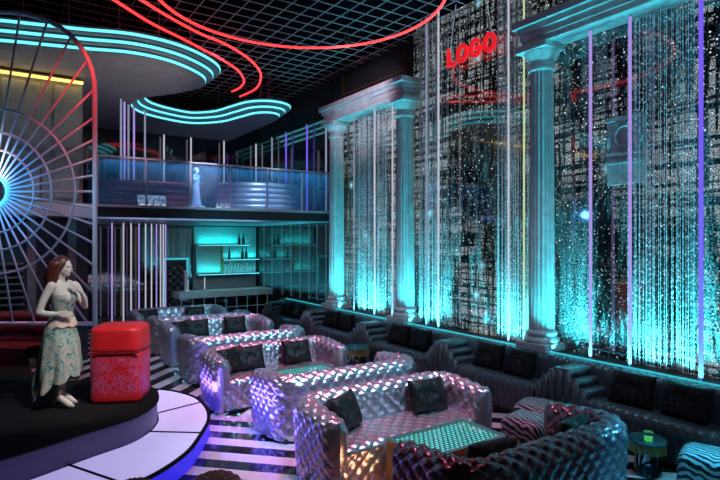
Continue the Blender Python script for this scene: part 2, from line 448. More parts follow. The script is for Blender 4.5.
# ------------------------------------------------------------------ mesh helpers
class MB:
    def __init__(s):
        s.v = []
        s.f = []

    def add(s, vs, fs):
        k = len(s.v)
        s.v += [tuple(p) for p in vs]
        s.f += [tuple(i + k for i in f) for f in fs]
        return s

    def box(s, c, d, rot=None):
        x, y, z = d[0] / 2, d[1] / 2, d[2] / 2
        vs = [Vector((a * x, b * y, e * z)) for a in (-1, 1) for b in (-1, 1) for e in (-1, 1)]
        if rot:
            R = Euler(rot).to_matrix()
            vs = [R @ p for p in vs]
        vs = [p + Vector(c) for p in vs]
        return s.add(vs, [(0, 1, 3, 2), (4, 6, 7, 5), (0, 4, 5, 1), (2, 3, 7, 6), (0, 2, 6, 4), (1, 5, 7, 3)])

    def bb(s, x0, x1, y0, y1, z0, z1):
        return s.box(((x0 + x1) / 2, (y0 + y1) / 2, (z0 + z1) / 2), (x1 - x0, y1 - y0, z1 - z0))

    def tube(s, pts, r, n=8, closed=False, caps=True):
        pts = [Vector(p) for p in pts]
        N = len(pts)
        rs = r if isinstance(r, (list, tuple)) else [r] * N
        vs = []
        prev = None
        for i, p in enumerate(pts):
            if closed:
                d = pts[(i + 1) % N] - pts[i - 1]
            else:
                d = pts[min(i + 1, N - 1)] - pts[max(i - 1, 0)]
            d.normalize()
            if prev is None:
                a = Vector((0, 0, 1)) if abs(d.z) < 0.9 else Vector((1, 0, 0))
                prev = (a - d * a.dot(d)).normalized()
            else:
                prev = (prev - d * prev.dot(d)).normalized()
            b = d.cross(prev)
            for k in range(n):
                an = 2 * pi * k / n
                vs.append(p + (prev * cos(an) + b * sin(an)) * rs[i])
        fs = []
        for i in range(N if closed else N - 1):
            j = (i + 1) % N
            for k in range(n):
                fs.append((i * n + k, i * n + (k + 1) % n, j * n + (k + 1) % n, j * n + k))
        if caps and not closed:
            fs.append(tuple(reversed(range(n))))
            fs.append(tuple(range((N - 1) * n, N * n)))
        return s.add(vs, fs)

    def lathe(s, prof, c=(0, 0, 0), n=24):
        vs = []
        fs = []
        for (r, z) in prof:
            for k in range(n):
                a = 2 * pi * k / n
                vs.append((c[0] + r * cos(a), c[1] + r * sin(a), c[2] + z))
        for i in range(len(prof) - 1):
            for k in range(n):
                fs.append((i * n + k, i * n + (k + 1) % n, (i + 1) * n + (k + 1) % n, (i + 1) * n + k))
        fs.append(tuple(reversed(range(n))))
        fs.append(tuple(range((len(prof) - 1) * n, len(prof) * n)))
        return s.add(vs, fs)

    def prism(s, poly, z0, z1):
        n = len(poly)
        vs = [(x, y, z0) for x, y in poly] + [(x, y, z1) for x, y in poly]
        fs = [tuple(reversed(range(n))), tuple(range(n, 2 * n))]
        fs += [(i, (i + 1) % n, n + (i + 1) % n, n + i) for i in range(n)]
        return s.add(vs, fs)

    def grid(s, fn, nu, nv, closeu=False):
        vs = [fn(i / (nu if closeu else nu - 1), j / (nv - 1)) for i in range(nu) for j in range(nv)]
        fs = []
        for i in range(nu if closeu else nu - 1):
            i2 = (i + 1) % nu
            for j in range(nv - 1):
                fs.append((i * nv + j, i2 * nv + j, i2 * nv + j + 1, i * nv + j + 1))
        return s.add(vs, fs)

    def ball(s, c, r, n=12, m=8, rot=None):
        if not isinstance(r, (tuple, list)):
            r = (r, r, r)
        R = Euler(rot).to_matrix() if rot else Matrix.Identity(3)
        vs = []
        for i in range(m + 1):
            th = pi * i / m
            for k in range(n):
                ph = 2 * pi * k / n
                vs.append(Vector(c) + R @ Vector((r[0] * sin(th) * cos(ph), r[1] * sin(th) * sin(ph), r[2] * cos(th))))
        fs = []
        for i in range(m):
            for k in range(n):
                fs.append((i * n + k, (i + 1) * n + k, (i + 1) * n + (k + 1) % n, i * n + (k + 1) % n))
        return s.add(vs, fs)

    def build(s, name, m, parent=None, smooth=False, bevel=0.0, segs=2, loc=None, rot=None, merge=False):
        me = bpy.data.meshes.new(name)
        me.from_pydata(s.v, [], s.f)
        bm = bmesh.new()
        bm.from_mesh(me)
        if merge:
            bmesh.ops.remove_doubles(bm, verts=bm.verts, dist=1e-5)
        bmesh.ops.recalc_face_normals(bm, faces=bm.faces)
        if bevel:
            eds = [e for e in bm.edges if len(e.link_faces) == 2 and e.calc_face_angle(0) > 0.5]
            bmesh.ops.bevel(bm, geom=eds, offset=bevel, segments=segs, profile=0.5, affect='EDGES')
        bm.to_mesh(me)
        bm.free()
        me.materials.append(_M[m])
        if smooth:
            for p in me.polygons:
                p.use_smooth = True
        o = bpy.data.objects.new(name, me)
        C.objects.link(o)
        if parent:
            o.parent = parent
        if loc:
            o.location = loc
        if rot:
            o.rotation_euler = rot
        return o


def tag(o, label, cat, group=None):
    o['label'] = label
    o['category'] = cat
    if group:
        o['group'] = group
    return o


def thing(name, label, cat, loc=(0, 0, 0), rz=0.0, group=None):
    o = bpy.data.objects.new(name, None)
    C.objects.link(o)
    o.location = loc
    o.rotation_euler = (0, 0, rz)
    return tag(o, label, cat, group)


def struct(name, mb, m, **k):
    o = mb.build(name, m, **k)
    o['kind'] = 'structure'
    return o


def dup(root, loc, rz=None, label=None, group=None):
    r = root.copy()
    C.objects.link(r)
    r.location = loc
    if rz is not None:
        r.rotation_euler = (0, 0, rz) if isinstance(rz, (int, float)) else rz
    if label:
        r['label'] = label
    if group:
        r['group'] = group
    for ch in list(root.children):
        c = ch.copy()
        C.objects.link(c)
        c.parent = r
        for g in list(ch.children):
            d = g.copy()
            C.objects.link(d)
            d.parent = c
    return r


def spline(pts, n=8, closed=False):
    P = [Vector(p) for p in pts]
    N = len(P)
    out = []
    for i in range(N if closed else N - 1):
        if closed:
            p0, p1, p2, p3 = P[i - 1], P[i], P[(i + 1) % N], P[(i + 2) % N]
        else:
            p0, p1, p2, p3 = P[max(i - 1, 0)], P[i], P[i + 1], P[min(i + 2, N - 1)]
        for k in range(n):
            t = k / n
            out.append(0.5 * ((2 * p1) + (p2 - p0) * t + (2 * p0 - 5 * p1 + 4 * p2 - p3) * t * t + (3 * p1 - p0 - 3 * p2 + p3) * t ** 3))
    if not closed:
        out.append(P[-1].copy())
    return out


def offset(path, d):
    """offset a 2D polyline to its right by d"""
    out = []
    N = len(path)
    for i, p in enumerate(path):
        a = path[max(i - 1, 0)]
        b = path[min(i + 1, N - 1)]
        t = (b - a)
        t = Vector((t[0], t[1])).normalized()
        out.append(Vector((p[0] + t[1] * d, p[1] - t[0] * d)))
    return out


def world(x, y, z):
    """photo pixel on the horizontal plane z"""
    u = (x - 360) / F_PX
    f = (CAM_H - z) * F_PX / (y - 239.5)
    return Vector((f * (sin(YAW) + cos(YAW) * u), f * (cos(YAW) - sin(YAW) * u), z))


ORD = ['first', 'second', 'third', 'fourth', 'fifth', 'sixth', 'seventh', 'eighth', 'ninth', 'tenth', 'eleventh', 'twelfth']

# ------------------------------------------------------------------ room shell
RX = 6.55       # right wall
BY = 15.5       # back wall
LX = -4.6
CZ = 6.25
struct('floor', MB().bb(LX, RX, -3, BY, -0.1, 0), 'floor_marble')
struct('ceiling', MB().bb(LX, RX + 0.1, -3, BY + 0.1, CZ, CZ + 0.1), 'ceiling_black')
struct('wall_left', MB().bb(LX - 0.1, LX, -3, BY, 0, CZ), 'dark')
struct('wall_back', MB().bb(LX, RX, BY, BY + 0.1, 0, CZ), 'dark_gloss')
struct('wall_right', MB().bb(RX, RX + 0.1, 10.75, BY, 0, CZ), 'tinted_mirror')
struct('wall_right_glitter', MB().bb(RX, RX + 0.1, -3, 10.75, 0, CZ), 'glitter_glass')
g = MB()
k = -4.5
while k < RX:
    g.bb(k - 0.004, k + 0.004, 2, BY, 6.05, 6.064)
    k += 0.30
k = 2.1
while k < BY:
    g.bb(LX, RX - 0.02, k - 0.004, k + 0.004, 6.05, 6.064)
    k += 0.30
struct('trim_1', g, 'grid_metal')
# fascia of plain dark wall above the small arch
struct('trim_2', MB().bb(6.50, RX, 8.0, 10.9, 5.29, CZ), 'dark')
# plinth ledge with the LED trough
struct('trim_3', MB().bb(6.20, RX, -1, 12.8, 0, 0.78), 'dark')
o = MB().bb(6.205, 6.225, -1, 12.8, 0.78, 0.80).build('light_strip', 'led_trough')
tag(o, 'cyan strip light running along the foot of the glittering wall', 'light')

# balcony slab with walkway to the left
b = MB()
b.bb(LX, RX, 10.8, BY, 2.72, 2.95)
struct('balcony_floor', b, 'slab_paint')
struct('trim_4', MB().bb(1.45, RX, 10.72, 10.80, 2.72, 2.90), 'fascia')
struct('trim_5', MB().bb(1.45, RX, 10.70, 10.80, 2.90, 2.95), 'rim_metal')
# stone wall of the mezzanine with raised panels
sw = MB()
sw.bb(LX, 1.27, 10.86, 11.1, 2.95, 5.16)
struct('wall_mezzanine', sw, 'wall_stone')
sw = MB()
for (a, c) in ((-2.6, -1.5), (-1.2, -0.2), (0.05, 0.62), (0.82, 1.22)):
    sw.bb(a, c, 10.80, 10.86, 3.02, 3.85)
    sw.bb(a, c, 10.80, 10.86, 3.92, 5.0)
struct('trim_6', sw, 'wall_stone', bevel=0.02)
o = MB().bb(-3.5, 1.27, 10.74, 10.80, 5.06, 5.10).build('cove_light', 'led_gold')
tag(o, 'golden cove light along the top of the grey stone wall', 'light')
# lower left: dark partition with pilasters under the walkway
lp = MB()
lp.bb(LX, 1.45, 11.6, 11.75, 0, 2.72)
struct('wall_lower', lp, 'dark')
lp = MB()
for a in (-0.9, -0.2, 0.45, 1.1):
    lp.bb(a, a + 0.14, 11.5, 11.6, 0, 2.72)
struct('trim_7', lp, 'wall_stone')

lv = MB()
for k in range(12):
    lv.bb(-2.6, 0.40, 11.30, 11.48, 0.55 + 0.12 * k, 0.575 + 0.12 * k)
struct('trim_9', lv, 'wall_stone')
spot('louvre_wash', (0.6, 9.6, 2.5), (-0.5, 11.4, 1.3), 40, (0.10, 0.60, 0.70), 70, 0.9, 0.1)  # added teal lamp for the slats
# ------------------------------------------------------------------ canopy with cyan LED tiers
edge = [(-4.5, 10.0), (-2.0, 10.1), (-0.7, 9.95), (0.05, 9.62), (0.62, 9.45), (1.15, 9.30), (1.8, 9.10), (2.45, 9.22), (3.08, 9.72), (3.22, 10.3),
        (2.9, 11.1), (2.5, 11.7), (2.38, 12.4), (2.65, 13.1), (3.23, 13.55), (4.04, 13.75), (4.62, 13.2), (4.84, 12.4), (4.98, 11.85), (5.25, 11.62), (5.55, 11.78), (5.65, 12.4), (5.65, 13.4), (5.65, 15.45)]
ep = spline([Vector((x, y)) for x, y in edge], 8)
cn = thing('ceiling_canopy', 'curving grey ceiling canopy edged by three stacked cyan light lines', 'ceiling canopy')
for i in range(3):
    off = 0.13 * i
    z = 5.2 + 0.10 * i
    e = offset(ep, off)
    poly = [(p[0], p[1]) for p in e]
    poly[0] = (LX + 0.02, poly[0][1])
    full = [p for p in poly if p[1] < BY - 0.03] + [(poly[-1][0], BY - 0.02), (LX + 0.02, BY - 0.02)]
    MB().prism(full, z, z + 0.10).build('tier', 'canopy_plaster', cn)
    e2 = offset(ep, off + 0.012)
    s_ = MB()
    pts = [(p[0], p[1]) for p in e2]
    inn = [(p[0], p[1]) for p in offset(ep, off - 0.02)]
    n = len(pts)
    vs = [(*p, z + 0.02) for p in pts] + [(*p, z + 0.062) for p in pts] + [(*p, z + 0.062) for p in inn] + [(*p, z + 0.02) for p in inn]
    fs = []
    for k in range(n - 1):
        for a in range(4):
            b_ = (a + 1) % 4
            fs.append((a * n + k, a * n + k + 1, b_ * n + k + 1, b_ * n + k))
    s_.add(vs, fs)
    s_.build('light_line', 'led_cyan', cn)
for p in offset(ep, -0.2)[::9]:
    MB().tube([(p[0], min(p[1], BY - 0.1), 5.5), (p[0], min(p[1], BY - 0.1), CZ)], 0.008, 5).build('hanger', 'grid_metal', cn)

# ------------------------------------------------------------------ red neon tubes under the ceiling


def neon(name, pts, label, r=0.023, closed=False, hangers=5, hz=5.8):
    o = thing(name, label, 'light', (0, 0, 0))
    MB().tube(pts, r, 8, closed).build('tube', 'neon_red', o, smooth=True)
    st = max(1, len(pts) // hangers)
    for p in pts[::st]:
        MB().tube([(p[0], p[1], p[2]), (p[0], p[1], CZ)], 0.004, 4).build('hanger', 'dark', o)
    return o


ring = [(3.65 + 2.08 * cos(2 * pi * k / 72), 7.0 + 2.08 * sin(2 * pi * k / 72), 5.8) for k in range(72)]
neon('neon_ring', ring, 'large round red neon ring hung below the dark grid ceiling', closed=True)
hp = [world(x, y, 5.8) for x, y in ((118, -14), (142, 0), (170, 17), (200, 33), (222, 42), (240, 52), (254, 63), (261, 75), (256, 88), (240, 96))]
neon('neon_tube', [tuple(p) for p in spline(hp, 6)], 'middle red neon tube that hooks back beside the round ring')
hp = [world(x, y, 5.8) for x, y in ((92, -14), (115, 0), (150, 22), (180, 37), (205, 50), (225, 61), (238, 70), (244, 80), (240, 87), (232, 91))]
neon('neon_tube', [tuple(p) for p in spline(hp, 6)], 'red neon tube nearest the cyan edged canopy with small hooked end')
o = thing('ceiling_spotlight', 'small bright ceiling spotlight inside the red neon ring', 'lamp', (5.35, 8.45, 5.86))
MB().lathe([(0.05, 0), (0.06, 0.02), (0.06, 0.16), (0.02, 0.19), (0.012, 0.39)], n=12).build('housing', 'dark', o, smooth=True)
MB().lathe([(0.045, -0.004), (0.045, 0.006)], n=12).build('lens', 'led_white', o)

# ------------------------------------------------------------------ columns and arches


def make_column(label, y, x=6.36):
    o = thing('column', label, 'column', (x, y, 0.78), 0, 'fluted columns along the glittering wall')
    b = MB()
    b.bb(-0.25, 0.18, -0.25, 0.25, 0, 0.10)
    b.build('plinth', 'column_stone', o, bevel=0.008)
    MB().lathe([(0.235, 0.10), (0.245, 0.13), (0.235, 0.16), (0.20, 0.18), (0.20, 0.20), (0.215, 0.22), (0.205, 0.25), (0.18, 0.27)], n=32).build('base', 'column_stone', o, smooth=True)

    def shaft(u, v):
        a = 2 * pi * u
        fl = abs(sin(a * 9))
        R = (0.178 - 0.020 * v) - 0.022 * (fl ** 0.6)
        return (R * cos(a), R * sin(a), 0.26 + v * 3.62)
    MB().grid(shaft, 144, 8, True).build('shaft', 'column_stone', o, smooth=True)
    c = MB()
    c.lathe([(0.165, 3.86), (0.185, 3.88), (0.185, 3.91), (0.165, 3.93), (0.165, 4.0), (0.19, 4.02), (0.225, 4.09), (0.24, 4.12), (0.24, 4.14)], n=32)
    c.bb(-0.26, 0.18, -0.26, 0.26, 4.14, 4.22)
    c.build('capital', 'column_stone', o)
    return o


COLY = [(10.5, 'fluted stone column beside the balcony end, under the small arch'),
        (8.02, 'fluted stone column under the near end of the small arch'),
        (4.95, 'tall fluted stone column to the right of the red letter sign'),
        (1.55, 'fluted stone column at the far right, beyond the violet light poles')]
for y, lb in COLY:
    c_ = make_column(lb, y)
    if y > 6:
        c_.scale = (1, 1, 4.15 / 4.22)


def arch(y0, y1, label, z=5.0):
    o = thing('entablature', label, 'stone beam', (6.36, (y0 + y1) / 2, z), 0)
    h = (y1 - y0) / 2

    def layer(nm, x0, e, z0, z1):
        MB().bb(x0, 0.18, -h - e, h + e, z0, z1).build(nm, 'arch_stone', o, bevel=0.008)
    layer('architrave', -0.20, 0.18, 0.0, 0.08)
    layer('frieze', -0.22, 0.20, 0.08, 0.17)
    layer('moulding', -0.26, 0.24, 0.17, 0.25)
    layer('cornice', -0.31, 0.28, 0.25, 0.35)
    return o


arch(8.02, 10.5, 'stepped stone beam lying across the two columns of the small arch', 4.93)
arch(1.55, 4.95, 'stone beam across the right hand columns, above the violet poles')
# thin gold frame on the dark wall above the small arch
fr = thing('picture_frame', 'thin gold outlined dark panel above the small arch', 'frame', (6.49, 9.3, 5.55))
f_ = MB()
f_.bb(-0.02, 0, -1.15, 1.15, 0, 0.012)
f_.bb(-0.02, 0, -1.15, 1.15, 0.548, 0.56)
f_.bb(-0.02, 0, -1.15, -1.138, 0, 0.56)
f_.bb(-0.02, 0, 1.138, 1.15, 0, 0.56)
f_.build('border', 'brass', fr)
MB().bb(-0.008, 0.008, -1.138, 1.138, 0.012, 0.548).build('panel', 'dark', fr)

# ------------------------------------------------------------------ LOGO sign


def letter_curves(ch):
    H, W, T = 0.31, 0.24, 0.062
    m_ = MB()
    if ch == 'L':
        return [[(0, 0), (W * 0.85, 0), (W * 0.85, T), (T, T), (T, H), (0, H)]]
    out = []
    n = 28
    if ch == 'O':
        o_ = [(W / 2 + W / 2 * 1.08 * cos(2 * pi * k / n), H / 2 + H / 2 * sin(2 * pi * k / n)) for k in range(n)]
        i_ = [(W / 2 + (W / 2 * 1.08 - T) * cos(2 * pi * k / n), H / 2 + (H / 2 - T) * sin(2 * pi * k / n)) for k in range(n)]
        return [('ring', o_, i_)]
    if ch == 'G':
        a0, a1 = radians(42), radians(360)
        o_ = [(W / 2 + W / 2 * 1.08 * cos(a0 + (a1 - a0) * k / n), H / 2 + H / 2 * sin(a0 + (a1 - a0) * k / n)) for k in range(n + 1)]
        i_ = [(W / 2 + (W / 2 * 1.08 - T) * cos(a0 + (a1 - a0) * k / n), H / 2 + (H / 2 - T) * sin(a0 + (a1 - a0) * k / n)) for k in range(n + 1)]
        return [o_ + i_[::-1], [(W * 0.48, H * 0.36), (W * 1.04, H * 0.36), (W * 1.04, H * 0.36 + 0.065), (W * 0.48, H * 0.36 + 0.065)]]
    return out


sg = thing('logo_sign', 'red three dimensional letters reading LOGO hung on two cables', 'sign', (6.38, 6.92, 5.235))
yy = 0.0
for ch in 'LOGO':
    mb = MB()
    for cv in letter_curves(ch):
        if cv[0] == 'ring':
            _, oo, ii = cv
            n = len(oo)
            vs = [(x, 0, z) for x, z in oo] + [(x, 0, z) for x, z in ii] + [(x, 1, z) for x, z in oo] + [(x, 1, z) for x, z in ii]
            fs = []
            for k in range(n):
                j = (k + 1) % n
                fs += [(k, j, n + j, n + k), (2 * n + k, 3 * n + k, 3 * n + j, 2 * n + j), (k, 2 * n + k, 2 * n + j, j), (n + k, n + j, 3 * n + j, 3 * n + k)]
        else:
            n = len(cv)
            vs = [(x, 0, z) for x, z in cv] + [(x, 1, z) for x, z in cv]
            fs = [tuple(range(n)), tuple(reversed(range(n, 2 * n)))] + [(k, n + k, n + (k + 1) % n, (k + 1) % n) for k in range(n)]
        # reading direction runs towards the camera (-Y); depth along +X
        mb.add([(p[1] * 0.05, yy - p[0], p[2]) for p in vs], fs)
    mb.build('letter', 'sign_red', sg)
    yy -= 0.235 if ch == 'L' else 0.30
MB().tube([(0.03, -0.04, 0.15), (0.03, -0.20, 1.02)], 0.006, 6).build('cable', 'led_dimwhite', sg)  # both cables are given a faint glow of their own
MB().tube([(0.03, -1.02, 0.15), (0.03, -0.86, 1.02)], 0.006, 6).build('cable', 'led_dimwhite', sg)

# carved relief panel on the wall between the violet poles
rp = thing('relief_panel', 'grey carved relief panel on the glittering wall between the violet poles', 'relief', (6.51, 3.82, 3.0))
MB().bb(0, 0.04, -0.24, 0.24, 0, 0.85).build('slab', 'wall_relief', rp)
for z_, h_ in ((0.80, 0.05), (0.36, 0.04), (0.26, 0.03)):
    MB().bb(-0.03, 0, -0.24, 0.24, z_, z_ + h_).build('moulding', 'wall_relief', rp)
MB().tube([(-0.005, 0.13 * cos(2 * pi * k / 24), 0.60 + 0.13 * sin(2 * pi * k / 24)) for k in range(24)], 0.02, 6, True).build('roundel', 'wall_relief', rp, smooth=True)
for y_ in (-0.21, 0.21):
    MB().tube([(0, y_, 0.40), (0, y_, 0.80)], 0.022, 8).build('pilaster', 'wall_relief', rp, smooth=True)

# ------------------------------------------------------------------ light poles in front of the right wall


def pole(x, y, z0, z1, r, m, label, group, foot=True):
    o = thing('light_pole', label, 'light pole', (x, y, z0), 0, group)
    MB().tube([(0, 0, 0.03), (0, 0, z1 - z0 - 0.03)], r, 8).build('tube', m, o, smooth=True)
    MB().tube([(0, 0, 0), (0, 0, 0.035)], r * 1.35, 8).build('foot', 'steel', o)
    MB().tube([(0, 0, z1 - z0 - 0.035), (0, 0, z1 - z0)], r * 1.35, 8).build('cap', 'steel', o)
    return o


def wy(px, X):
    u = (px - 360) / F_PX
    return X / (sin(YAW) + cos(YAW) * u) * (cos(YAW) - sin(YAW) * u)


GP = 'slim light poles in front of the glittering wall'
XP = 6.30
for px_, m_, r_, z1, lb in (
        (701, 'led_violet', 0.024, CZ, 'thick violet light pole nearest the right edge of the glittering wall'),
        (630, 'led_lilac', 0.020, 5.0, 'lilac light pole under the right stone beam, middle of three violet poles'),
        (590.5, 'led_lilac', 0.020, 5.0, 'pale lilac light pole next right of the tall column'),
        (524, 'led_lime', 0.013, 5.9, 'pale green light pole just left of the tall column'),
        (508.5, 'led_white', 0.014, CZ, 'white light pole second to the left of the tall column'),
        (438.5, 'led_white', 0.016, CZ, 'white light pole below the left end of the red letter sign'),
        (426.5, 'led_dimwhite', 0.016, CZ, 'dim light pole close right of the small arch'),
        (392.5, 'led_white', 0.016, 5.0, 'white light pole next to the near column inside the small arch'),
        (374.5, 'led_white', 0.016, 5.0, 'white light pole in the middle of the small arch'),
        (354, 'led_dimwhite', 0.014, 5.0, 'dim light pole next to the far column inside the small arch')):
    pole(XP, wy(px_, XP), 0.78, z1, r_, m_, lb, GP)

# ------------------------------------------------------------------ crystal bead curtains


def bead_curtain(y0, y1, n, label, zt, x=6.42, zb=0.82):
    mb = MB()
    rnd = random.Random(int(y0 * 100))
    for k in range(n):
        y = y0 + (y1 - y0) * (k + rnd.uniform(-0.3, 0.3)) / n
        xx = x + rnd.uniform(-0.05, 0.05)
        z = zb + rnd.uniform(0, 0.3)
        mb.tube([(xx, y, zb), (xx, y, zt)], 0.0022, 3, caps=False)
        while z < zt:
            r = rnd.uniform(0.006, 0.011)
            h = r * rnd.uniform(1.2, 3.0)
            vs = [(xx + r, y, z), (xx, y + r, z), (xx - r, y, z), (xx, y - r, z), (xx, y, z + h), (xx, y, z - h)]
            mb.add(vs, [(0, 1, 4), (1, 2, 4), (2, 3, 4), (3, 0, 4), (1, 0, 5), (2, 1, 5), (3, 2, 5), (0, 3, 5)])
            z += rnd.uniform(0.035, 0.12)
    o = mb.build('bead_curtain', 'bead_crystal')
    tag(o, label, 'bead curtain', 'crystal bead curtains')
    o['kind'] = 'stuff'
    return o


bead_curtain(8.75, 9.75, 46, 'crystal bead curtain hanging inside the small arch', 4.88)
bead_curtain(7.1, 7.7, 34, 'crystal bead curtain between the small arch and the letter sign', 6.2)
bead_curtain(5.2, 5.85, 38, 'crystal bead curtain left of the tall column', 6.2)
bead_curtain(2.95, 3.75, 44, 'crystal bead curtain between the right hand violet poles', 4.96)

# ------------------------------------------------------------------ balcony railing, furniture and statue
rl = thing('glass_railing', 'blue glass balcony railing with thin posts above the bar', 'railing', (0, 10.84, 2.95))
xs = [1.52, 2.35, 3.18, 4.0, 4.83, 5.66, 6.48]
for a, b_ in zip(xs, xs[1:]):
    MB().bb(a + 0.02, b_ - 0.02, -0.008, 0.008, 0.03, 0.86).build('glass_panel', 'rail_glass', rl)
for a in xs:
    MB().bb(a - 0.015, a + 0.015, -0.02, 0.02, 0, 0.87).build('post', 'rim_metal', rl)
MB().bb(xs[0], xs[-1], -0.025, 0.025, 0.87, 0.90).build('handrail', 'rim_metal', rl)
MB().bb(1.505, 1.535, 0.0, 1.2, 0.87, 0.90).build('side_rail', 'rim_metal', rl)
MB().bb(1.512, 1.528, 0.02, 1.2, 0.03, 0.86).build('side_glass', 'rail_glass', rl)
wall_uplight_b = area('railing_light', (4.0, 10.92, 3.80), (4.0, 11.05, 3.0), 4.8, 0.03, 24, (0.04, 0.55, 1.0))
spot('balcony_glow', (4.6, 14.2, 5.1), (4.6, 13.2, 3.0), 200, (0.08, 0.5, 0.9), 110, 0.9, 0.1)


def ribbed_sofa(name, label, c, r, a0, a1, m, tiers=4, h=0.5, z=2.95, seat=0.35):
    o = thing(name, label, 'sofa', (c[0], c[1], z))
    for k in range(tiers):
        pts = []
        for i in range(25):
            a = radians(a0 + (a1 - a0) * i / 24)
            pts.append((r * cos(a), r * sin(a), 0.06 + h / tiers * (k + 0.5)))
        MB().tube(pts, h / tiers * 0.56, 10).build('back_roll', m, o, smooth=True)
    def st_(u, v):
        a = radians(a0 + (a1 - a0) * u)
        q = [(r, 0.0), (r - 0.0, 0.28), (r - seat + 0.04, 0.28), (r - seat, 0.24), (r - seat, 0.0)][min(4, int(v * 4 + 0.5))]
        return (q[0] * cos(a), q[0] * sin(a), q[1])
    MB().grid(st_, 25, 5).build('seat', m, o)
    return o


ribbed_sofa('curved_sofa', 'silver ribbed curved sofa at the right end of the balcony', (5.35, 12.9), 1.15, 205, 325, 'ribbed_silver', 5, 0.62)
ribbed_sofa('curved_sofa', 'dark ribbed curved sofa at the left end of the balcony', (2.6, 13.5), 1.65, 222, 322, 'dark_red_velvet', 4, 0.52)


def light_box(label, loc, w_, h_):
    o = thing('light_box', label, 'light box', loc)
    MB().bb(-w_ / 2, w_ / 2, 0, 0.2, 0, h_).build('case', 'dark', o)
    MB().bb(-w_ / 2 + 0.015, w_ / 2 - 0.015, -0.008, 0.001, 0.015, h_ - 0.015).build('screen', 'glyph_box', o)


light_box('glowing patterned light box before the dark balcony sofa', (2.52, 11.15, 2.95), 0.56, 0.24)
light_box('small glowing light box left of the silver balcony sofa', (3.95, 11.15, 2.95), 0.30, 0.13)

# ------------------------------------------------------------------ human figures


def figure_body(name, parts, m, parent, voxel=0.008, smooth_it=4):
    """join lofts into one continuous skin"""
    mb = MB()
    for fn in parts:
        fn(mb)
    o = mb.build(name + '_source', m)
    md = o.modifiers.new('r', 'REMESH')
    md.mode = 'VOXEL'
    md.voxel_size = voxel
    md2 = o.modifiers.new('s', 'SMOOTH')
    md2.iterations = smooth_it
    md2.factor = 0.5
    dg = bpy.context.evaluated_depsgraph_get()
    me = bpy.data.meshes.new_from_object(o.evaluated_get(dg))
    bpy.data.objects.remove(o)
    me.materials.clear()
    me.materials.append(_M[m])
    for p in me.polygons:
        p.use_smooth = True
    q = bpy.data.objects.new(name, me)
    C.objects.link(q)
    q.parent = parent
    return q


def loft(mb, secs, n=20):
    """sections (cx, cy, z, rx, ry)"""
    vs = []
    for (cx, cy, z, rx, ry) in secs:
        for k in range(n):
            a = 2 * pi * k / n
            vs.append((cx + rx * cos(a), cy + ry * sin(a), z))
    fs = []
    for i in range(len(secs) - 1):
        for k in range(n):
            fs.append((i * n + k, i * n + (k + 1) % n, (i + 1) * n + (k + 1) % n, (i + 1) * n + k))
    fs.append(tuple(reversed(range(n))))
    fs.append(tuple(range((len(secs) - 1) * n, len(secs) * n)))
    mb.add(vs, fs)


def limb(mb, pts, rs):
    P = spline(pts, 5)
    N = len(P)
    R = []
    for i in range(N):
        t_ = i / (N - 1) * (len(rs) - 1)
        k = min(int(t_), len(rs) - 2)
        R.append(rs[k] + (rs[k + 1] - rs[k]) * (t_ - k))
    mb.tube(P, R, 10)
    mb.ball(P[0], R[0], 10, 6)
    mb.ball(P[-1], R[-1], 10, 6)


def hand(mb, wrist, d, up, side):
    """palm and five bent fingers; d along the hand, up = back of hand, side = thumb side"""
    d = Vector(d).normalized()
    up = Vector(up)
    up = (up - d * up.dot(d)).normalized()
    sd = d.cross(up) * side
    w0 = Vector(wrist)
    for k in range(4):
        b = w0 + d * 0.085 + sd * (0.028 - 0.019 * k)
        mb.tube([w0 + sd * (0.012 - 0.008 * k), b], [0.018, 0.013], 8)
        L = (0.066, 0.075, 0.07, 0.055)[k]
        p1 = b + d * L * 0.45 - up * 0.006
        p2 = p1 + d * L * 0.3 - up * L * 0.25
        p3 = p2 + d * L * 0.12 - up * L * 0.28
        mb.tube([b, p1, p2, p3], [0.0095, 0.009, 0.008, 0.006], 8)
        mb.ball(p3, 0.006, 8, 5)
    t0 = w0 + d * 0.025 + sd * 0.02
    t1 = t0 + d * 0.03 + sd * 0.026 - up * 0.008
    t2 = t1 + d * 0.03 + sd * 0.008 - up * 0.01
    mb.tube([t0, t1, t2], [0.014, 0.011, 0.008], 8)
    mb.ball(t2, 0.008, 8, 5)


def head_parts(c):
    cx, cy, cz = c

    def f(mb):
        mb.ball((cx - 0.012, cy, cz + 0.030), (0.088, 0.072, 0.088), 20, 14)        # skull
        mb.ball((cx + 0.022, cy, cz - 0.035), (0.060, 0.056, 0.072), 16, 12)        # face
        mb.ball((cx + 0.048, cy, cz - 0.083), (0.026, 0.028, 0.020), 12, 8)         # chin
        mb.tube([(cx + 0.076, cy, cz + 0.012), (cx + 0.096, cy, cz - 0.026)], [0.007, 0.013], 8)   # nose
        mb.ball((cx + 0.094, cy, cz - 0.028), 0.012, 8, 6)
        mb.ball((cx + 0.074, cy, cz + 0.022), (0.014, 0.048, 0.010), 10, 6)         # brow
        mb.ball((cx + 0.076, cy, cz - 0.055), (0.012, 0.022, 0.010), 10, 6)         # mouth
        for s_ in (-1, 1):
            mb.ball((cx + 0.062, cy + s_ * 0.034, cz - 0.025), (0.018, 0.018, 0.018), 8, 6)
            mb.ball((cx - 0.012, cy + s_ * 0.073, cz - 0.012), (0.020, 0.008, 0.030), 8, 6)
        limb(mb, [(cx - 0.018, cy, cz - 0.05), (cx - 0.035, cy, cz - 0.12), (cx - 0.05, cy, cz - 0.20)], [0.050, 0.046, 0.058])
    return f


wm = thing('person', 'woman in strapless floral dress with long auburn hair standing beside the red chair', 'person',
           (0.60, 6.86, 0.46), radians(-33.66 - 4))
wm.scale = (0.975, 0.975, 0.975)


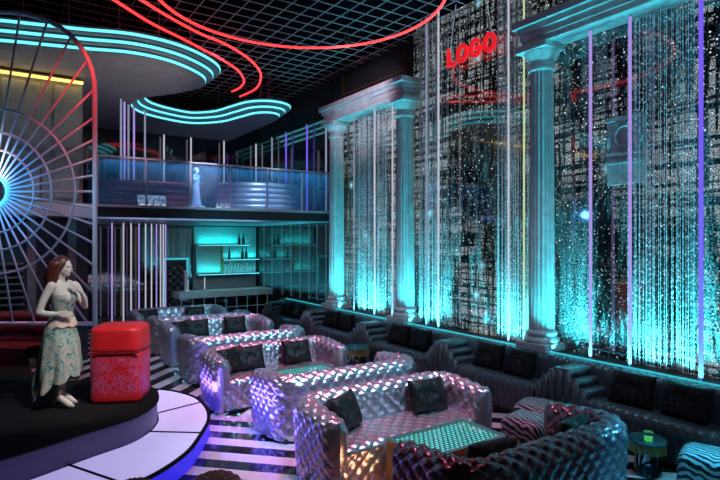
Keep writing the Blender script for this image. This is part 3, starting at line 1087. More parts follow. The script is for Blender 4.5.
def torso(mb):
    loft(mb, [(0.0, 0, 0.80, 0.10, 0.15), (-0.02, 0, 0.90, 0.125, 0.165), (-0.005, 0, 1.0, 0.105, 0.135), (0.005, 0, 1.07, 0.085, 0.115),
              (0.01, 0, 1.15, 0.095, 0.128), (0.012, 0, 1.24, 0.105, 0.145), (0.0, 0, 1.31, 0.092, 0.150), (-0.015, 0, 1.37, 0.075, 0.155),
              (-0.025, 0, 1.405, 0.055, 0.10), (-0.025, 0, 1.43, 0.045, 0.055)], 24)
    for s_ in (-1, 1):
        mb.ball((0.085, s_ * 0.062, 1.235), (0.060, 0.062, 0.060), 14, 10)
        mb.ball((-0.02, s_ * 0.155, 1.375), 0.050, 10, 8)


def legs(mb):
    limb(mb, [(-0.01, -0.085, 0.84), (0.035, -0.075, 0.50), (0.0, -0.07, 0.16)], [0.085, 0.055, 0.034])
    limb(mb, [(-0.01, 0.085, 0.84), (0.015, 0.08, 0.50), (-0.05, 0.07, 0.15)], [0.085, 0.055, 0.034])
    for (x, y) in ((0.0, -0.07), (-0.05, 0.07)):
        mb.tube([(x - 0.02, y, 0.135), (x + 0.05, y, 0.10), (x + 0.13, y, 0.045), (x + 0.17, y, 0.032)], [0.030, 0.034, 0.030, 0.018], 10)


def arms(mb):
    limb(mb, [(-0.02, -0.165, 1.375), (-0.075, -0.205, 1.24), (-0.115, -0.235, 1.09)], [0.050, 0.042, 0.036])
    limb(mb, [(-0.115, -0.235, 1.09), (-0.02, -0.215, 1.075), (0.055, -0.165, 1.07)], [0.036, 0.034, 0.022])
    hand(mb, (0.055, -0.165, 1.07), (1, 0.35, -0.1), (0.1, -1, 0.1), 1)
    limb(mb, [(-0.02, 0.165, 1.375), (0.06, 0.21, 1.24), (0.15, 0.20, 1.11)], [0.050, 0.042, 0.036])
    limb(mb, [(0.15, 0.20, 1.11), (0.19, 0.12, 1.21), (0.20, 0.04, 1.30)], [0.036, 0.034, 0.022])
    hand(mb, (0.20, 0.04, 1.30), (-0.15, -0.6, 0.8), (0.9, -0.2, 0.1), -1)


HC = (0.02, 0.0, 1.575)
figure_body('body', [torso, legs, arms, head_parts(HC)], 'skin', wm, 0.0065, 5)
e = MB()
for s_ in (-1, 1):
    e.ball((HC[0] + 0.073, s_ * 0.030, HC[2] + 0.004), (0.008, 0.014, 0.007), 8, 6)
e.build('eye', 'eye', wm, smooth=True)
MB().ball((HC[0] + 0.084, 0, HC[2] - 0.055), (0.007, 0.020, 0.008), 10, 6).build('lips', 'lips', wm, smooth=True)


def dress_pt(u, v):
    a = 2 * pi * u
    front = cos(a)
    hem = 0.22 + 0.15 * front + 0.025 * sin(a * 9)
    zt = 1.275
    z = zt + (hem - zt) * v
    prof = [(1.30, 0.014, 0.112, 0.156), (1.24, 0.028, 0.128, 0.160), (1.15, 0.016, 0.108, 0.140), (1.07, 0.006, 0.098, 0.128), (1.0, -0.005, 0.118, 0.150),
            (0.9, -0.02, 0.145, 0.182), (0.7, -0.02, 0.195, 0.215), (0.5, -0.02, 0.215, 0.23), (0.3, -0.035, 0.235, 0.24), (0.0, -0.06, 0.235, 0.24)]
    for i in range(len(prof) - 1):
        if prof[i][0] >= z >= prof[i + 1][0]:
            q = (prof[i][0] - z) / (prof[i][0] - prof[i + 1][0])
            cx, rx, ry = [prof[i][j] + (prof[i + 1][j] - prof[i][j]) * q for j in (1, 2, 3)]
            break
    low = max(0, (0.95 - z)) / 0.9
    wv_ = 1 + low * (0.11 * sin(a * 7 + z * 3) + 0.06 * sin(a * 13 - z * 9))
    return (cx + rx * wv_ * cos(a), ry * wv_ * sin(a), z)


MB().grid(dress_pt, 90, 60, True).build('dress', 'floral_dress', wm, smooth=True)
rf = MB()


def ruffle(u, v):
    a = 2 * pi * u
    r = 0.012 + 0.035 * v
    wv_ = 0.012 * v * sin(a * 9)
    return (0.0 + (0.105 + r) * cos(a), (0.135 + r) * sin(a), 1.035 - 0.10 * v + wv_ - 0.02)


rf.grid(ruffle, 80, 6, True)
rf.build('ruffle', 'peach', wm, smooth=True)
hr = MB()
hr.ball((HC[0] - 0.030, 0, HC[2] + 0.040), (0.098, 0.088, 0.098), 20, 14)
rnd = random.Random(4)
for k in range(64):
    a = radians(rnd.uniform(62, 298))
    a0 = a
    x0, y0 = HC[0] - 0.02 + 0.085 * cos(a), 0.085 * sin(a)
    L = rnd.uniform(0.34, 0.50)
    pts = []
    ph = rnd.uniform(0, 6)
    for i in range(9):
        q = i / 8
        pts.append((x0 - 0.075 * sin(q * 2.4) + 0.022 * sin(q * 9 + ph), y0 * (1 + 0.4 * q) + 0.014 * cos(q * 8 + ph), HC[2] + 0.07 - L * q))
    hr.tube(pts, [0.018 + 0.006 * sin(i * 0.8) - 0.012 * (i / 8) ** 2 for i in range(9)], 6)
hr.build('hair', 'hair', wm, smooth=True)
for (x, y) in ((0.0, -0.07), (-0.05, 0.07)):
    s_ = MB()
    s_.tube([(x + 0.045, y, 0.088), (x + 0.125, y, 0.038), (x + 0.185, y, 0.022)], [0.034, 0.036, 0.016], 10)
    s_.tube([(x - 0.045, y, 0.125), (x + 0.045, y, 0.082)], [0.028, 0.030], 8)
    so_ = s_.build('shoe', 'shoe', wm, smooth=True)
    MB().tube([(x - 0.045, y, 0.12), (x - 0.05, y, 0.0)], [0.018, 0.006], 8).build('heel', 'shoe', so_, smooth=True)

# white statue on the balcony
stt = thing('statue', 'small white statue of a robed standing woman on the balcony', 'statue', (3.40, 11.15, 2.95), radians(-40))
SC = 0.49


def st_body(mb):
    loft(mb, [(0, 0, 0.10, 0.20, 0.17), (0, 0, 0.5, 0.15, 0.16), (-0.03, 0, 0.9, 0.14, 0.17), (0, 0, 1.07, 0.10, 0.13), (0.01, 0, 1.24, 0.12, 0.15),
              (0, 0, 1.37, 0.08, 0.16), (-0.02, 0, 1.43, 0.05, 0.06)], 20)
    limb(mb, [(-0.02, -0.17, 1.37), (0.02, -0.23, 1.15), (0.15, -0.10, 1.28)], [0.055, 0.045, 0.03])
    hand(mb, (0.15, -0.10, 1.28), (0.2, 0.4, 0.8), (1, 0, 0), 1)
    limb(mb, [(-0.02, 0.17, 1.37), (0.0, 0.24, 1.12), (0.12, 0.16, 1.05)], [0.055, 0.045, 0.03])
    hand(mb, (0.12, 0.16, 1.05), (0.6, -0.5, 0.0), (0, 0.3, 1), 1)


sb = figure_body('figure', [st_body, head_parts((0.02, 0, 1.575))], 'white_marble', stt, 0.012, 4)
sb.scale = (SC, SC, SC)
hb = MB()
hb.ball((-0.01, 0, 1.62), (0.10, 0.09, 0.095), 14, 10)
hb.ball((-0.10, 0, 1.60), (0.05, 0.05, 0.05), 10, 8)
hh = hb.build('hair', 'led_dimwhite' if False else 'white_marble', stt, smooth=True)
hh.scale = (SC, SC, SC)
MB().bb(-0.13, 0.13, -0.13, 0.13, 0, 0.055).build('plinth', 'white_marble', stt, bevel=0.006)

# ------------------------------------------------------------------ poles of the balcony and bar
bx = [(121, 'led_dimwhite'), (124.5, 'led_lilac'), (128.5, 'led_dimwhite'), (134, 'led_lilac'), (145, 'led_dimwhite'), (164, 'led_white'), (191, 'led_white'), (224, 'led_white'),
      (256, 'led_white'), (272, 'led_dimwhite'), (286, 'led_violet'), (307, 'led_violet'), (326, 'led_dimwhite')]
for i, (px_, m_) in enumerate(bx):
    Y = 11.9 + 0.22 * i if i < 5 else 15.3
    u = (px_ - 360) / F_PX
    X = Y * (sin(YAW) + cos(YAW) * u) / (cos(YAW) - sin(YAW) * u)
    if X > 6.45:
        X = 6.45
        Y = wy(px_, X)
    side = ('%s light pole from the left behind the balcony railing' % ORD[i]) if i < 12 else 'light pole at the right end behind the balcony railing'
    pole(X, Y, 2.95, 5.2, 0.022 if i >= 5 else 0.02, m_, 'thin ' + side, 'light poles standing on the balcony')
for i, px_ in enumerate((112, 123.5, 131, 139, 145.6, 151.5, 156.5, 160.6, 163.3, 165.6)):
    Y = 13.1 + 0.1 * i
    u = (px_ - 360) / F_PX
    X = Y * (sin(YAW) + cos(YAW) * u) / (cos(YAW) - sin(YAW) * u)
    pole(X, Y, 0, 2.72, 0.015, 'led_white' if i % 3 else 'led_lilac', 'white light pole under the balcony left of the bar, %s from the left' % ORD[i],
         'light poles under the balcony')
# mirror strips on the right wall beside the bar
for i, px_ in enumerate((264, 272, 282, 291, 300, 309, 317, 326)):
    Y = wy(px_, 6.52)
    pole(6.52, Y, 0.78, 2.72, 0.010, 'led_dimcool', 'thin dim light strip on the dark wall right of the bar, %s from the left' % ORD[i], 'thin light strips beside the bar')

# ------------------------------------------------------------------ bar
bar = thing('bar_counter', 'bar counter with thick pale stone top and dark tiled front', 'counter', (4.95, 13.9, 0))
MB().bb(-1.15, 1.15, -0.2, 0.3, 0, 0.84).build('body', 'dark_gloss', bar)
MB().bb(-1.25, 1.25, -0.32, 0.36, 0.84, 1.0).build('worktop', 'counter_stone', bar, bevel=0.01)
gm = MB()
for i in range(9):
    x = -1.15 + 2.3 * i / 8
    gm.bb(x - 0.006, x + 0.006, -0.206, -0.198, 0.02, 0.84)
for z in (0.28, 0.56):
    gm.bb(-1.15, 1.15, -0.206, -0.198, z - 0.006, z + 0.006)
gm.build('tile_joint', 'led_dimcool', bar)  # joint lines painted with a faint glow
o = thing('drink_tower', 'white upright drink tower on the left end of the bar', 'tap', (3.98, 13.9, 1.0))
MB().lathe([(0.09, 0), (0.09, 0.02), (0.055, 0.03), (0.055, 0.48), (0.07, 0.49), (0.07, 0.53)], n=16).build('column', 'white_marble', o, smooth=False)
MB().tube([(0, -0.05, 0.36), (0, -0.14, 0.36), (0, -0.15, 0.30)], 0.012, 8).build('spout', 'steel', o.children[0])
o = thing('lamp_stick', 'thin lit stick lamp on the bar right of the white tower', 'lamp', (4.45, 13.9, 1.0))
MB().lathe([(0.06, 0), (0.06, 0.02)], n=16).build('base', 'steel', o)
MB().tube([(0, 0, 0.02), (0, 0, 0.34)], 0.014, 8).build('tube', 'led_white', o)
# back bar panel and shelves
bp = MB().bb(4.62, 6.5, 15.42, 15.495, 0.9, 2.68).build('back_panel', 'shelf_back')
tag(bp, 'pale panel behind the bar washed in cyan light', 'panel')
for (x0, x1, z, lb) in ((4.68, 6.2, 2.16, 'top'), (5.42, 6.5, 1.74, 'middle'), (4.68, 6.5, 1.33, 'lowest')):
    o = thing('bar_shelf', '%s glowing shelf on the cyan panel behind the bar' % lb, 'shelf', ((x0 + x1) / 2, 15.30, z), 0, 'back bar shelves')
    h = (x1 - x0) / 2
    MB().bb(-h, h, -0.12, 0.12, -0.025, 0).build('board', 'dark', o)
    MB().bb(-h, h, -0.128, -0.12, -0.022, -0.004).build('front_light', 'led_cyan', o)
    area('shelf_light', ((x0 + x1) / 2, 15.30, z + 0.02), ((x0 + x1) / 2, 15.44, z + 0.5), x1 - x0 - 0.1, 0.04, 6.5 * (x1 - x0), TEAL, 150)
pn = MB()
pn.bb(4.64, 4.66, 15.25, 15.42, 1.33, 2.16)
o = pn.build('shelf_divider', 'rim_metal')
tag(o, 'slim upright divider at the left end of the bar shelves', 'divider')
o = MB().bb(5.40, 5.42, 15.25, 15.42, 1.33, 2.13).build('shelf_divider', 'brass')
tag(o, 'gold upright divider at the middle of the bar shelves', 'divider')


def bottle(loc, m, label, s=1.0, grp='bottles on the bar shelves'):
    o = thing('bottle', label, 'bottle', loc, 0, grp)
    MB().lathe([(0.036 * s, 0), (0.038 * s, 0.01), (0.038 * s, 0.17 * s), (0.014 * s, 0.225 * s), (0.013 * s, 0.29 * s)], n=12).build('glass', m, o, smooth=True)
    MB().lathe([(0.016 * s, 0.285 * s), (0.016 * s, 0.32 * s)], n=10).build('cap', 'dark', o.children[0])


for i, (x, z, lb) in enumerate(((5.92, 2.16, 'left dark bottle of the pair on the top bar shelf'), (6.05, 2.16, 'right dark bottle of the pair on the top bar shelf'),
                                (5.62, 1.74, 'dark bottle standing alone on the middle bar shelf'), (6.02, 1.74, 'left dark bottle of the pair on the middle bar shelf'),
                                (6.14, 1.74, 'right dark bottle of the pair on the middle bar shelf'))):
    bottle((x, 15.30, z), 'bottle_dark', lb, 1.05)
for i in range(10):
    bottle((5.50 + 0.097 * i, 15.28, 1.33), 'bottle_clear', 'pale lit bottle on the lowest bar shelf, %s from the left' % ORD[i], 0.95 + 0.12 * ((i * 37) % 5) / 5)

# tufted door
dt = MB()


def tuft(p, q, c):
    a = abs(sin(pi * (p + q) / c)) * abs(sin(pi * (p - q) / c))
    return a ** 0.45


dt.grid(lambda u, v: (3.86 + 0.56 * u, 15.44 - 0.03 * tuft(0.56 * u, 1.72 * v, 0.22), 0.02 + 1.72 * v), 40, 110)
o = dt.build('door_1', 'tufted_black', smooth=True)
o['kind'] = 'structure'
df_ = MB()
df_.bb(3.80, 3.85, 15.40, 15.48, 0, 1.80)
df_.bb(4.43, 4.48, 15.40, 15.48, 0, 1.80)
df_.bb(3.85, 4.43, 15.40, 15.48, 1.75, 1.80)
struct('trim_8', df_, 'led_trough')

# ------------------------------------------------------------------ stage
so_pts = [(-4.4, 4.9), (-2.5, 4.75), (-1.0, 4.62), (0.0, 4.70), (0.6, 4.84), (1.13, 5.06), (1.54, 5.41), (1.82, 5.83), (2.10, 6.38), (2.21, 6.95), (2.17, 7.45), (1.9, 7.95), (1.3, 8.35), (0.4, 8.6)]
si_pts = [(-4.4, 5.6), (-2.5, 5.45), (-1.0, 5.35), (-0.3, 5.42), (0.2, 5.58), (0.75, 5.84), (1.12, 6.0), (1.36, 6.22), (1.52, 6.5), (1.60, 6.82), (1.60, 7.1), (1.5, 7.45), (1.1, 7.9), (0.4, 8.15)]
so = spline([Vector(p) for p in so_pts], 8)
si = spline([Vector(p) for p in si_pts], 8)
stg = thing('stage', 'black curved stage with a glowing lilac step along its front', 'stage', (0, 0, 0))
back = [(0.4, 11.4), (-4.4, 11.4)]
MB().prism([tuple(p) for p in offset(so, -0.015)] + [(0.4, 8.5), (-4.4, 8.5)], 0, 0.185).build('step_body', 'stage_carpet', stg)
MB().prism([tuple(p) for p in si] + back, 0.0, 0.44).build('platform', 'stage_side', stg)
MB().prism([tuple(p) for p in offset(si, 0.02)] + back, 0.44, 0.46).build('deck', 'stage_carpet', stg)
# glowing panels between the two curves
cuts = [0, 20, 37, 57, 73, 88, 100]
for a, b_ in zip(cuts, cuts[1:]):
    P = []
    rng = list(range(a, b_ + 1))
    out_ = [so[i].lerp(si[i], 0.05) for i in rng]
    inn_ = [si[i].lerp(so[i], 0.03) for i in rng]
    # narrow dark joint at both ends
    d0 = (out_[1] - out_[0]).normalized() * 0.004
    for L_ in (out_, inn_):
        L_[0] = L_[0] + d0
        L_[-1] = L_[-1] - (L_[-1] - L_[-2]).normalized() * 0.004
    n = len(rng)
    vs = [(p[0], p[1], 0.2) for p in out_] + [(p[0], p[1], 0.2) for p in inn_] + [(p[0], p[1], 0.187) for p in out_] + [(p[0], p[1], 0.187) for p in inn_]
    fs = []
    for k in range(n - 1):
        fs += [(k, k + 1, n + k + 1, n + k), (2 * n + k, 3 * n + k, 3 * n + k + 1, 2 * n + k + 1), (k, 2 * n + k, 2 * n + k + 1, k + 1), (n + k, n + k + 1, 3 * n + k + 1, 3 * n + k)]
    MB().add(vs, fs).build('light_panel', 'glow_panel', stg)
for c_ in cuts[1:-1]:
    p0, p1 = so[c_], si[c_]
    d_ = (p1 - p0).normalized()
    n_ = Vector((-d_[1], d_[0])) * 0.014
    p0 = p0 + d_ * 0.02
    MB().prism([tuple(p0 - n_), tuple(p1 - n_), tuple(p1 + n_), tuple(p0 + n_)], 0.186, 0.206).build('joint', 'stage_carpet', stg)
e1 = [(p[0], p[1]) for p in offset(so, 0.012)]
e0 = [(p[0], p[1]) for p in offset(so, -0.02)]
n = len(e1)
vs = [(*p, 0.180) for p in e1] + [(*p, 0.207) for p in e1] + [(*p, 0.207) for p in e0] + [(*p, 0.180) for p in e0]
MB().add(vs, [(a * n + j, a * n + j + 1, ((a + 1) % 4) * n + j + 1, ((a + 1) % 4) * n + j) for j in range(n - 1) for a in range(4)]).build('rim', 'stage_carpet', stg)
for k in range(4):
    s_ = MB()
    e1 = [(p[0], p[1]) for p in offset(so, 0.004)]
    n = len(e1)
    z0 = 0.010 + 0.043 * k
    e0 = [(p[0], p[1]) for p in offset(so, -0.02)]
    vs = [(*p, z0) for p in e1] + [(*p, z0 + 0.037) for p in e1] + [(*p, z0 + 0.037) for p in e0] + [(*p, z0) for p in e0]
    fs = []
    for j in range(n - 1):
        for a in range(4):
            b_ = (a + 1) % 4
            fs.append((a * n + j, a * n + j + 1, b_ * n + j + 1, b_ * n + j))
    s_.add(vs, fs)
    s_.build('light_band', 'led_blue', stg)
# strong blue wash from the stage edge onto the sofas
area('stage_edge_light', (2.05, 6.1, 0.35), (3.0, 5.9, 0.35), 1.2, 0.10, 13, (0.14, 0.12, 1.0))
area('stage_edge_light', (2.2, 7.4, 0.35), (3.0, 7.6, 0.35), 1.0, 0.10, 4.5, (0.18, 0.10, 1.0))

# ------------------------------------------------------------------ red chair on the stage
rc = thing('armchair', 'red boxy tub chair with pink flower pattern on the stage beside the woman', 'chair', (1.21, 6.86, 0.46), radians(-26))
rc.scale = (0.92, 0.92, 0.95)


def rbox(w_, d_, z0, z1, p=5.0, taper=0.0, n=64, m_=14, puff=0.04):
    def f(u, v):
        a = 2 * pi * u
        c_, s_ = cos(a), sin(a)
        k_ = (abs(c_) ** p + abs(s_) ** p) ** (-1 / p)
        e_ = min(1.0, sqrt(max(0, 1 - (abs(2 * v - 1)) ** 8)))
        sc = (1 - puff + puff * e_) * (1 + taper * (v - 0.5))
        return (w_ / 2 * k_ * c_ * sc, d_ / 2 * k_ * s_ * sc, z0 + (z1 - z0) * v)
    mb = MB().grid(f, n, m_, True)
    mb.f.append(tuple(reversed([i * m_ for i in range(n)])))
    mb.f.append(tuple([i * m_ + m_ - 1 for i in range(n)]))
    return mb


rbox(0.62, 0.60, 0.0, 0.60, 6).build('body', 'red_velvet', rc, smooth=True)
rbox(0.635, 0.615, 0.595, 0.90, 4.5, -0.06, puff=0.14).build('backrest', 'red_velvet', rc, smooth=True)
MB().bb(-0.30, 0.30, -0.318, -0.29, 0.595, 0.612).build('seam', 'sign_red_side', rc)

# ------------------------------------------------------------------ web screen
# a flat round-cornered screen standing on the stage, hub off the left of the picture
FW = 7.62
cs, sn = cos(YAW), sin(YAW)
K = FW / F_PX


def cam_pt(dx, dz):
    """dx metres to the right of the hub in the screen's own plane"""
    return (dx, 0, dz)


hub_px = (-8, 191)
uu = (hub_px[0] - 360) / F_PX
hubw = Vector((FW * (sn + cs * uu), FW * (cs - sn * uu), 2.3 + (239.5 - hub_px[1]) * K))
web = thing('web_screen', 'tall spider web shaped metal screen with glowing blue hub on the stage', 'screen', (hubw.x, hubw.y, 0.46), -YAW)
HZ = hubw.z - 0.46
R_ = 103 * K
TOP = 180 * K
BOT = 132 * K
fpts = [(R_, -HZ), (R_, -BOT), (R_, 0), (R_, 100 * K)]
for k in range(1, 13):
    a = pi / 2 * k / 12
    fpts.append((R_ * cos(a) ** 0.8, 100 * K + (TOP - 100 * K) * sin(a)))
fpts += [(-x, z) for x, z in fpts[::-1][1:]]
MB().tube([(x, 0, z + HZ) for x, z in fpts], 0.034, 8).build('frame', 'web_metal', web, smooth=True)
MB().tube([(-R_, 0, HZ - BOT), (R_, 0, HZ - BOT)], 0.028, 8).build('bottom_rail', 'web_metal', web, smooth=True)
for r_ in (42, 59.5, 83):
    MB().tube([(r_ * K * cos(2 * pi * k / 72), 0, HZ + r_ * K * sin(2 * pi * k / 72)) for k in range(72)], 0.017, 6, True).build('ring', 'web_metal', web, smooth=True)
MB().tube([(15.5 * K * cos(2 * pi * k / 48), 0, HZ + 15.5 * K * sin(2 * pi * k / 48)) for k in range(48)], 0.030, 8, True).build('hub', 'hub_blue', web, smooth=True)


def in_frame(x, z):
    if abs(x) > R_ or z < -BOT:
        return False
    if z > 100 * K:
        q = (z - 100 * K) / (TOP - 100 * K)
        if q >= 1:
            return False
        a = math.asin(q)
        return abs(x) < R_ * cos(a) ** 0.8
    return True


for k in range(40):
    a = radians(9 * k)
    r = 0.3
    while in_frame(r * cos(a), r * sin(a)):
        r += 0.02
    MB().tube([(15.5 * K * cos(a), 0, HZ + 15.5 * K * sin(a)), (r * cos(a), 0, HZ + r * sin(a))], 0.016, 6).build('spoke', 'web_metal', web, smooth=True)


def local_to_world(x, y, z):
    return (hubw.x + x * cs + y * sn, hubw.y - x * sn + y * cs, z)


pl = bpy.data.lights.new('hub_light', 'POINT')
pl.energy = 20
pl.color = (0.06, 0.40, 1.0)
pl.shadow_soft_size = 0.08
po = bpy.data.objects.new('hub_light', pl)
C.objects.link(po)
po.location = local_to_world(-0.02, -0.30, hubw.z)
spot('red_spot', local_to_world(1.9, -1.5, 6.0), local_to_world(1.25, 0, 4.3), 330, (1.0, 0.05, 0.05), 34, 0.9)
area('cove_glow', (0.0, 10.72, 5.04), (0.0, 10.86, 4.3), 4.6, 0.05, 7, (1.0, 0.62, 0.18))

# dark red ribbed booth at the back of the stage
ribbed_sofa('curved_booth', 'dark red ribbed curved booth at the back of the stage behind the woman', (-0.35, 9.05), 1.15, 20, 178, 'dark_red_velvet', 4, 0.66, 0.46, 0.42)
ribbed_sofa('curved_booth', 'dark ribbed booth end at the left edge of the stage', (-1.05, 7.75), 0.75, -35, 60, 'dark_red_velvet', 4, 0.70, 0.46, 0.30)
spot('booth_spot', (0.5, 9.3, 4.8), (-0.2, 9.7, 0.8), 260, (1.0, 0.16, 0.22), 50, 0.8)

# ------------------------------------------------------------------ tufted U-shaped sofas


def sofa_meshes():
    W, D, T, H = 2.10, 0.92, 0.25, 0.76
    R = 0.34
    hw = W / 2 - T / 2
    y1 = D / 2 - T / 2
    y0 = -D / 2 + 0.02
    rc_ = R - T / 2
    path = []
    n1 = 34
    for i in range(n1):
        path.append((-hw, y0 + (y1 - rc_ - y0) * i / n1, -1, 0))
    for i in range(24):
        a = pi - pi / 2 * i / 24
        path.append((-hw + rc_ + rc_ * cos(a), y1 - rc_ + rc_ * sin(a), cos(a), sin(a)))
    n2 = 120
    for i in range(n2):
        path.append((-hw + rc_ + (2 * hw - 2 * rc_) * i / n2, y1, 0, 1))
    for i in range(24):
        a = pi / 2 - pi / 2 * i / 24
        path.append((hw - rc_ + rc_ * cos(a), y1 - rc_ + rc_ * sin(a), cos(a), sin(a)))
    for i in range(n1 + 1):
        path.append((hw, y1 - rc_ + (y0 - y1 + rc_) * i / n1, 1, 0))
    # arc length, outer side weighted
    s = [0]
    for a, b_ in zip(path, path[1:]):
        s.append(s[-1] + hypot(b_[0] - a[0], b_[1] - a[1]))
    tot = s[-1]
    ht = T / 2
    prof = []           # (offset across, z, nx, nz, arclength)
    z0, zc = 0.03, H - ht
    acc = 0
    for i in range(34):
        z = z0 + (zc - z0) * i / 34
        prof.append((ht - 0.035 * (1 - i / 34) ** 1.5, z, 1, 0, (zc - z0) * i / 34))
    L1 = zc - z0
    for i in range(28):
        a = pi * i / 28
        prof.append((ht * cos(a), zc + ht * sin(a), cos(a), sin(a), L1 + ht * 1.15 * a))
    L2 = L1 + ht * 1.15 * pi
    for i in range(19):
        z = zc - (zc - 0.34) * i / 18
        prof.append((-ht, z, -1, 0, L2 + (zc - 0.34) * i / 18))
    cell = tot / round(tot / 0.150)
    mb = MB()
    N, M = len(path), len(prof)
    vs = []
    for i, (px_, py_, nx, ny) in enumerate(path):
        dend = min(s[i], tot - s[i])
        q = 1.0
        if dend < ht:
            q = sqrt(max(0.0, 1 - (1 - dend / ht) ** 2)) * 0.96 + 0.04
        drop = 0.05 * max(0, 1 - dend / 0.6)
        for (o_, z, ax_, az, l_) in prof:
            d = 0.027 * tuft(s[i], l_ - L1 * 0.5, cell) - 0.012
            oo = (o_ + ax_ * d) * q
            zz = z + az * d
            zz = 0.03 + (zz - 0.03) * (1 - drop / 0.7)
            if q < 1:
                zz = 0.07 + (zz - 0.07) * (1 - 0.06 * (1 - q))
            vs.append((px_ + nx * oo, py_ + ny * oo, zz))
    fs = []
    for i in range(N - 1):
        for j in range(M - 1):
            fs.append((i * M + j, (i + 1) * M + j, (i + 1) * M + j + 1, i * M + j + 1))
    fs.append(tuple(range(M)))
    fs.append(tuple(reversed(range((N - 1) * M, N * M))))
    mb.add(vs, fs)
    shell = mb
    # seat cushion: front face up, rounded edge, top
    sx = W / 2 - T * 0.55
    yf = -D / 2 + 0.085
    yb = D / 2 - T + 0.02
    zt = 0.42
    r = 0.07
    pr = []
    Lf = zt - r - 0.03
    for i in range(16):
        pr.append((yf, 0.03 + Lf * i / 16, -1, 0, Lf * i / 16))
    for i in range(9):
        a = pi / 2 * i / 9
        pr.append((yf + r - r * cos(a), zt - r + r * sin(a), -cos(a), sin(a), Lf + r * a))
    L = Lf + r * pi / 2
    for i in range(37):
        y = yf + r + (yb - yf - r) * i / 36
        pr.append((y, zt, 0, 1, L + y - yf - r))
    nb = 112
    c2 = 2 * sx / round(2 * sx / 0.15)
    seat = MB()
    vs = []
    for i in range(nb + 1):
        x = -sx + 2 * sx * i / nb
        for (y, z, ny, nz, l_) in pr:
            d = 0.022 * tuft(x + sx, l_ - L, c2) - 0.009
            vs.append((x, y + ny * d, z + nz * d))
    M = len(pr)
    fs = [(i * M + j, (i + 1) * M + j, (i + 1) * M + j + 1, i * M + j + 1) for i in range(nb) for j in range(M - 1)]
    seat.add(vs, fs)
    # buttons on the seat and the inner/outer back
    but = MB()
    plinth = MB().bb(-W / 2 + 0.12, W / 2 - 0.12, -D / 2 + 0.1, D / 2 - 0.1, 0, 0.05)
    return shell, seat, plinth


def make_sofa(label, loc, rz, m_):
    sh, se, pl_ = sofa_meshes()
    o = thing('tufted_sofa', label, 'sofa', loc, rz, 'tufted tub sofas in a row')
    sh.build('backrest', m_, o, smooth=True)
    se.build('seat', m_, o, smooth=True)
    pl_.build('plinth', 'dark', o)
    return o


A = make_sofa('silver tufted sofa with two black cushions behind the nearest lattice table', (3.42, 4.50, 0), 0.0, 'silver_upholstery')
E = make_sofa('dark tufted sofa at the bottom of the picture, its back to the viewer', (3.60, 3.02, 0), pi, 'dark_upholstery')
SOFAS = [(3.62, 5.92, pi, 'silver tufted sofa turned away, its back against the nearest silver sofa with cushions'),
         (3.40, 7.38, 0, 'silver tufted sofa with two cushions facing the second lattice table'),
         (3.55, 8.92, pi, 'silver tufted sofa turned away, third group from the front'),
         (3.58, 10.42, 0, 'silver tufted sofa with two cushions, in the group before the last'),
         (3.60, 11.48, pi, 'silver tufted sofa turned away, just before the last sofa'),
         (3.40, 12.48, 0, 'last silver tufted sofa of the row, in front of the bar')]
for x, y, rz, lb in SOFAS:
    dup(A, (x, y, 0), rz, lb)

# ------------------------------------------------------------------ cushions


def cushion_mesh(w_=0.46, h_=0.36, t_=0.16):
    def f(sgn):
        def g_(u, v):
            a, b_ = 2 * u - 1, 2 * v - 1
            k_ = max(0, (1 - a ** 4) * (1 - b_ ** 4)) ** 0.5
            pin = 1 - 0.09 * (1 - abs(a) ** 2) * (abs(b_) ** 6) - 0.0
            pin2 = 1 - 0.09 * (1 - abs(b_) ** 2) * (abs(a) ** 6)
            tf = 1 - 0.28 * math.exp(-((a - 0.0) ** 2 + b_ ** 2) * 14)
            return (a * w_ / 2 * pin2, sgn * t_ / 2 * k_ * tf, b_ * h_ / 2 * pin)
        return g_
    mb = MB()
    mb.grid(f(1), 22, 18)
    mb.grid(f(-1), 22, 18)
    return mb


_cu = cushion_mesh().build('cushion', 'cushion_black', smooth=True, merge=True)
tag(_cu, 'x', 'cushion', 'black cushions on the silver sofas')
_first = [True]


def cushion(src, loc, rot, label, group=None):
    if _first[0]:
        _first[0] = False
        o = src
    else:
        o = src.copy()
        C.objects.link(o)
    o.location = loc
    o.rotation_euler = rot
    o['label'] = label
    if group:
        o['group'] = group
    return o


def on_sofa(x, y, dx, tiltz, label, face=0):
    """cushion leaning on the inner back of a sofa centred x, y"""
    sgn = 1 if face == 0 else -1
    cushion(_cu, (x + dx, y + sgn * 0.075, 0.60), (radians(-22) * sgn, 0, tiltz), label)


on_sofa(3.42, 4.50, -0.55, radians(28), 'black cushion leaning in the left corner of the nearest silver sofa')
on_sofa(3.42, 4.50, 0.52, radians(-6), 'black cushion on the right half of the nearest silver sofa')
on_sofa(3.40, 7.38, -0.62, radians(24), 'black cushion at the left end of the sofa by the second lattice table')
on_sofa(3.40, 7.38, -0.36, radians(-4), 'black cushion second from the left on the sofa by the second lattice table')
on_sofa(3.40, 7.38, 0.40, radians(-5), 'black cushion at the right of the sofa by the second lattice table')
on_sofa(3.58, 10.42, -0.62, radians(24), 'black cushion at the left end of the sofa before the last')
on_sofa(3.58, 10.42, -0.36, radians(-4), 'black cushion second from the left on the sofa before the last')
on_sofa(3.58, 10.42, 0.40, radians(-5), 'black cushion at the right end of the sofa before the last')
on_sofa(3.40, 12.48, -0.62, radians(15), 'black cushion at the left end of the last sofa')
on_sofa(3.40, 12.48, 0.40, radians(-5), 'black cushion at the right end of the last sofa')
on_sofa(3.60, 3.02, 0.55, radians(10), 'black cushion inside the dark sofa, near its right arm', 1)
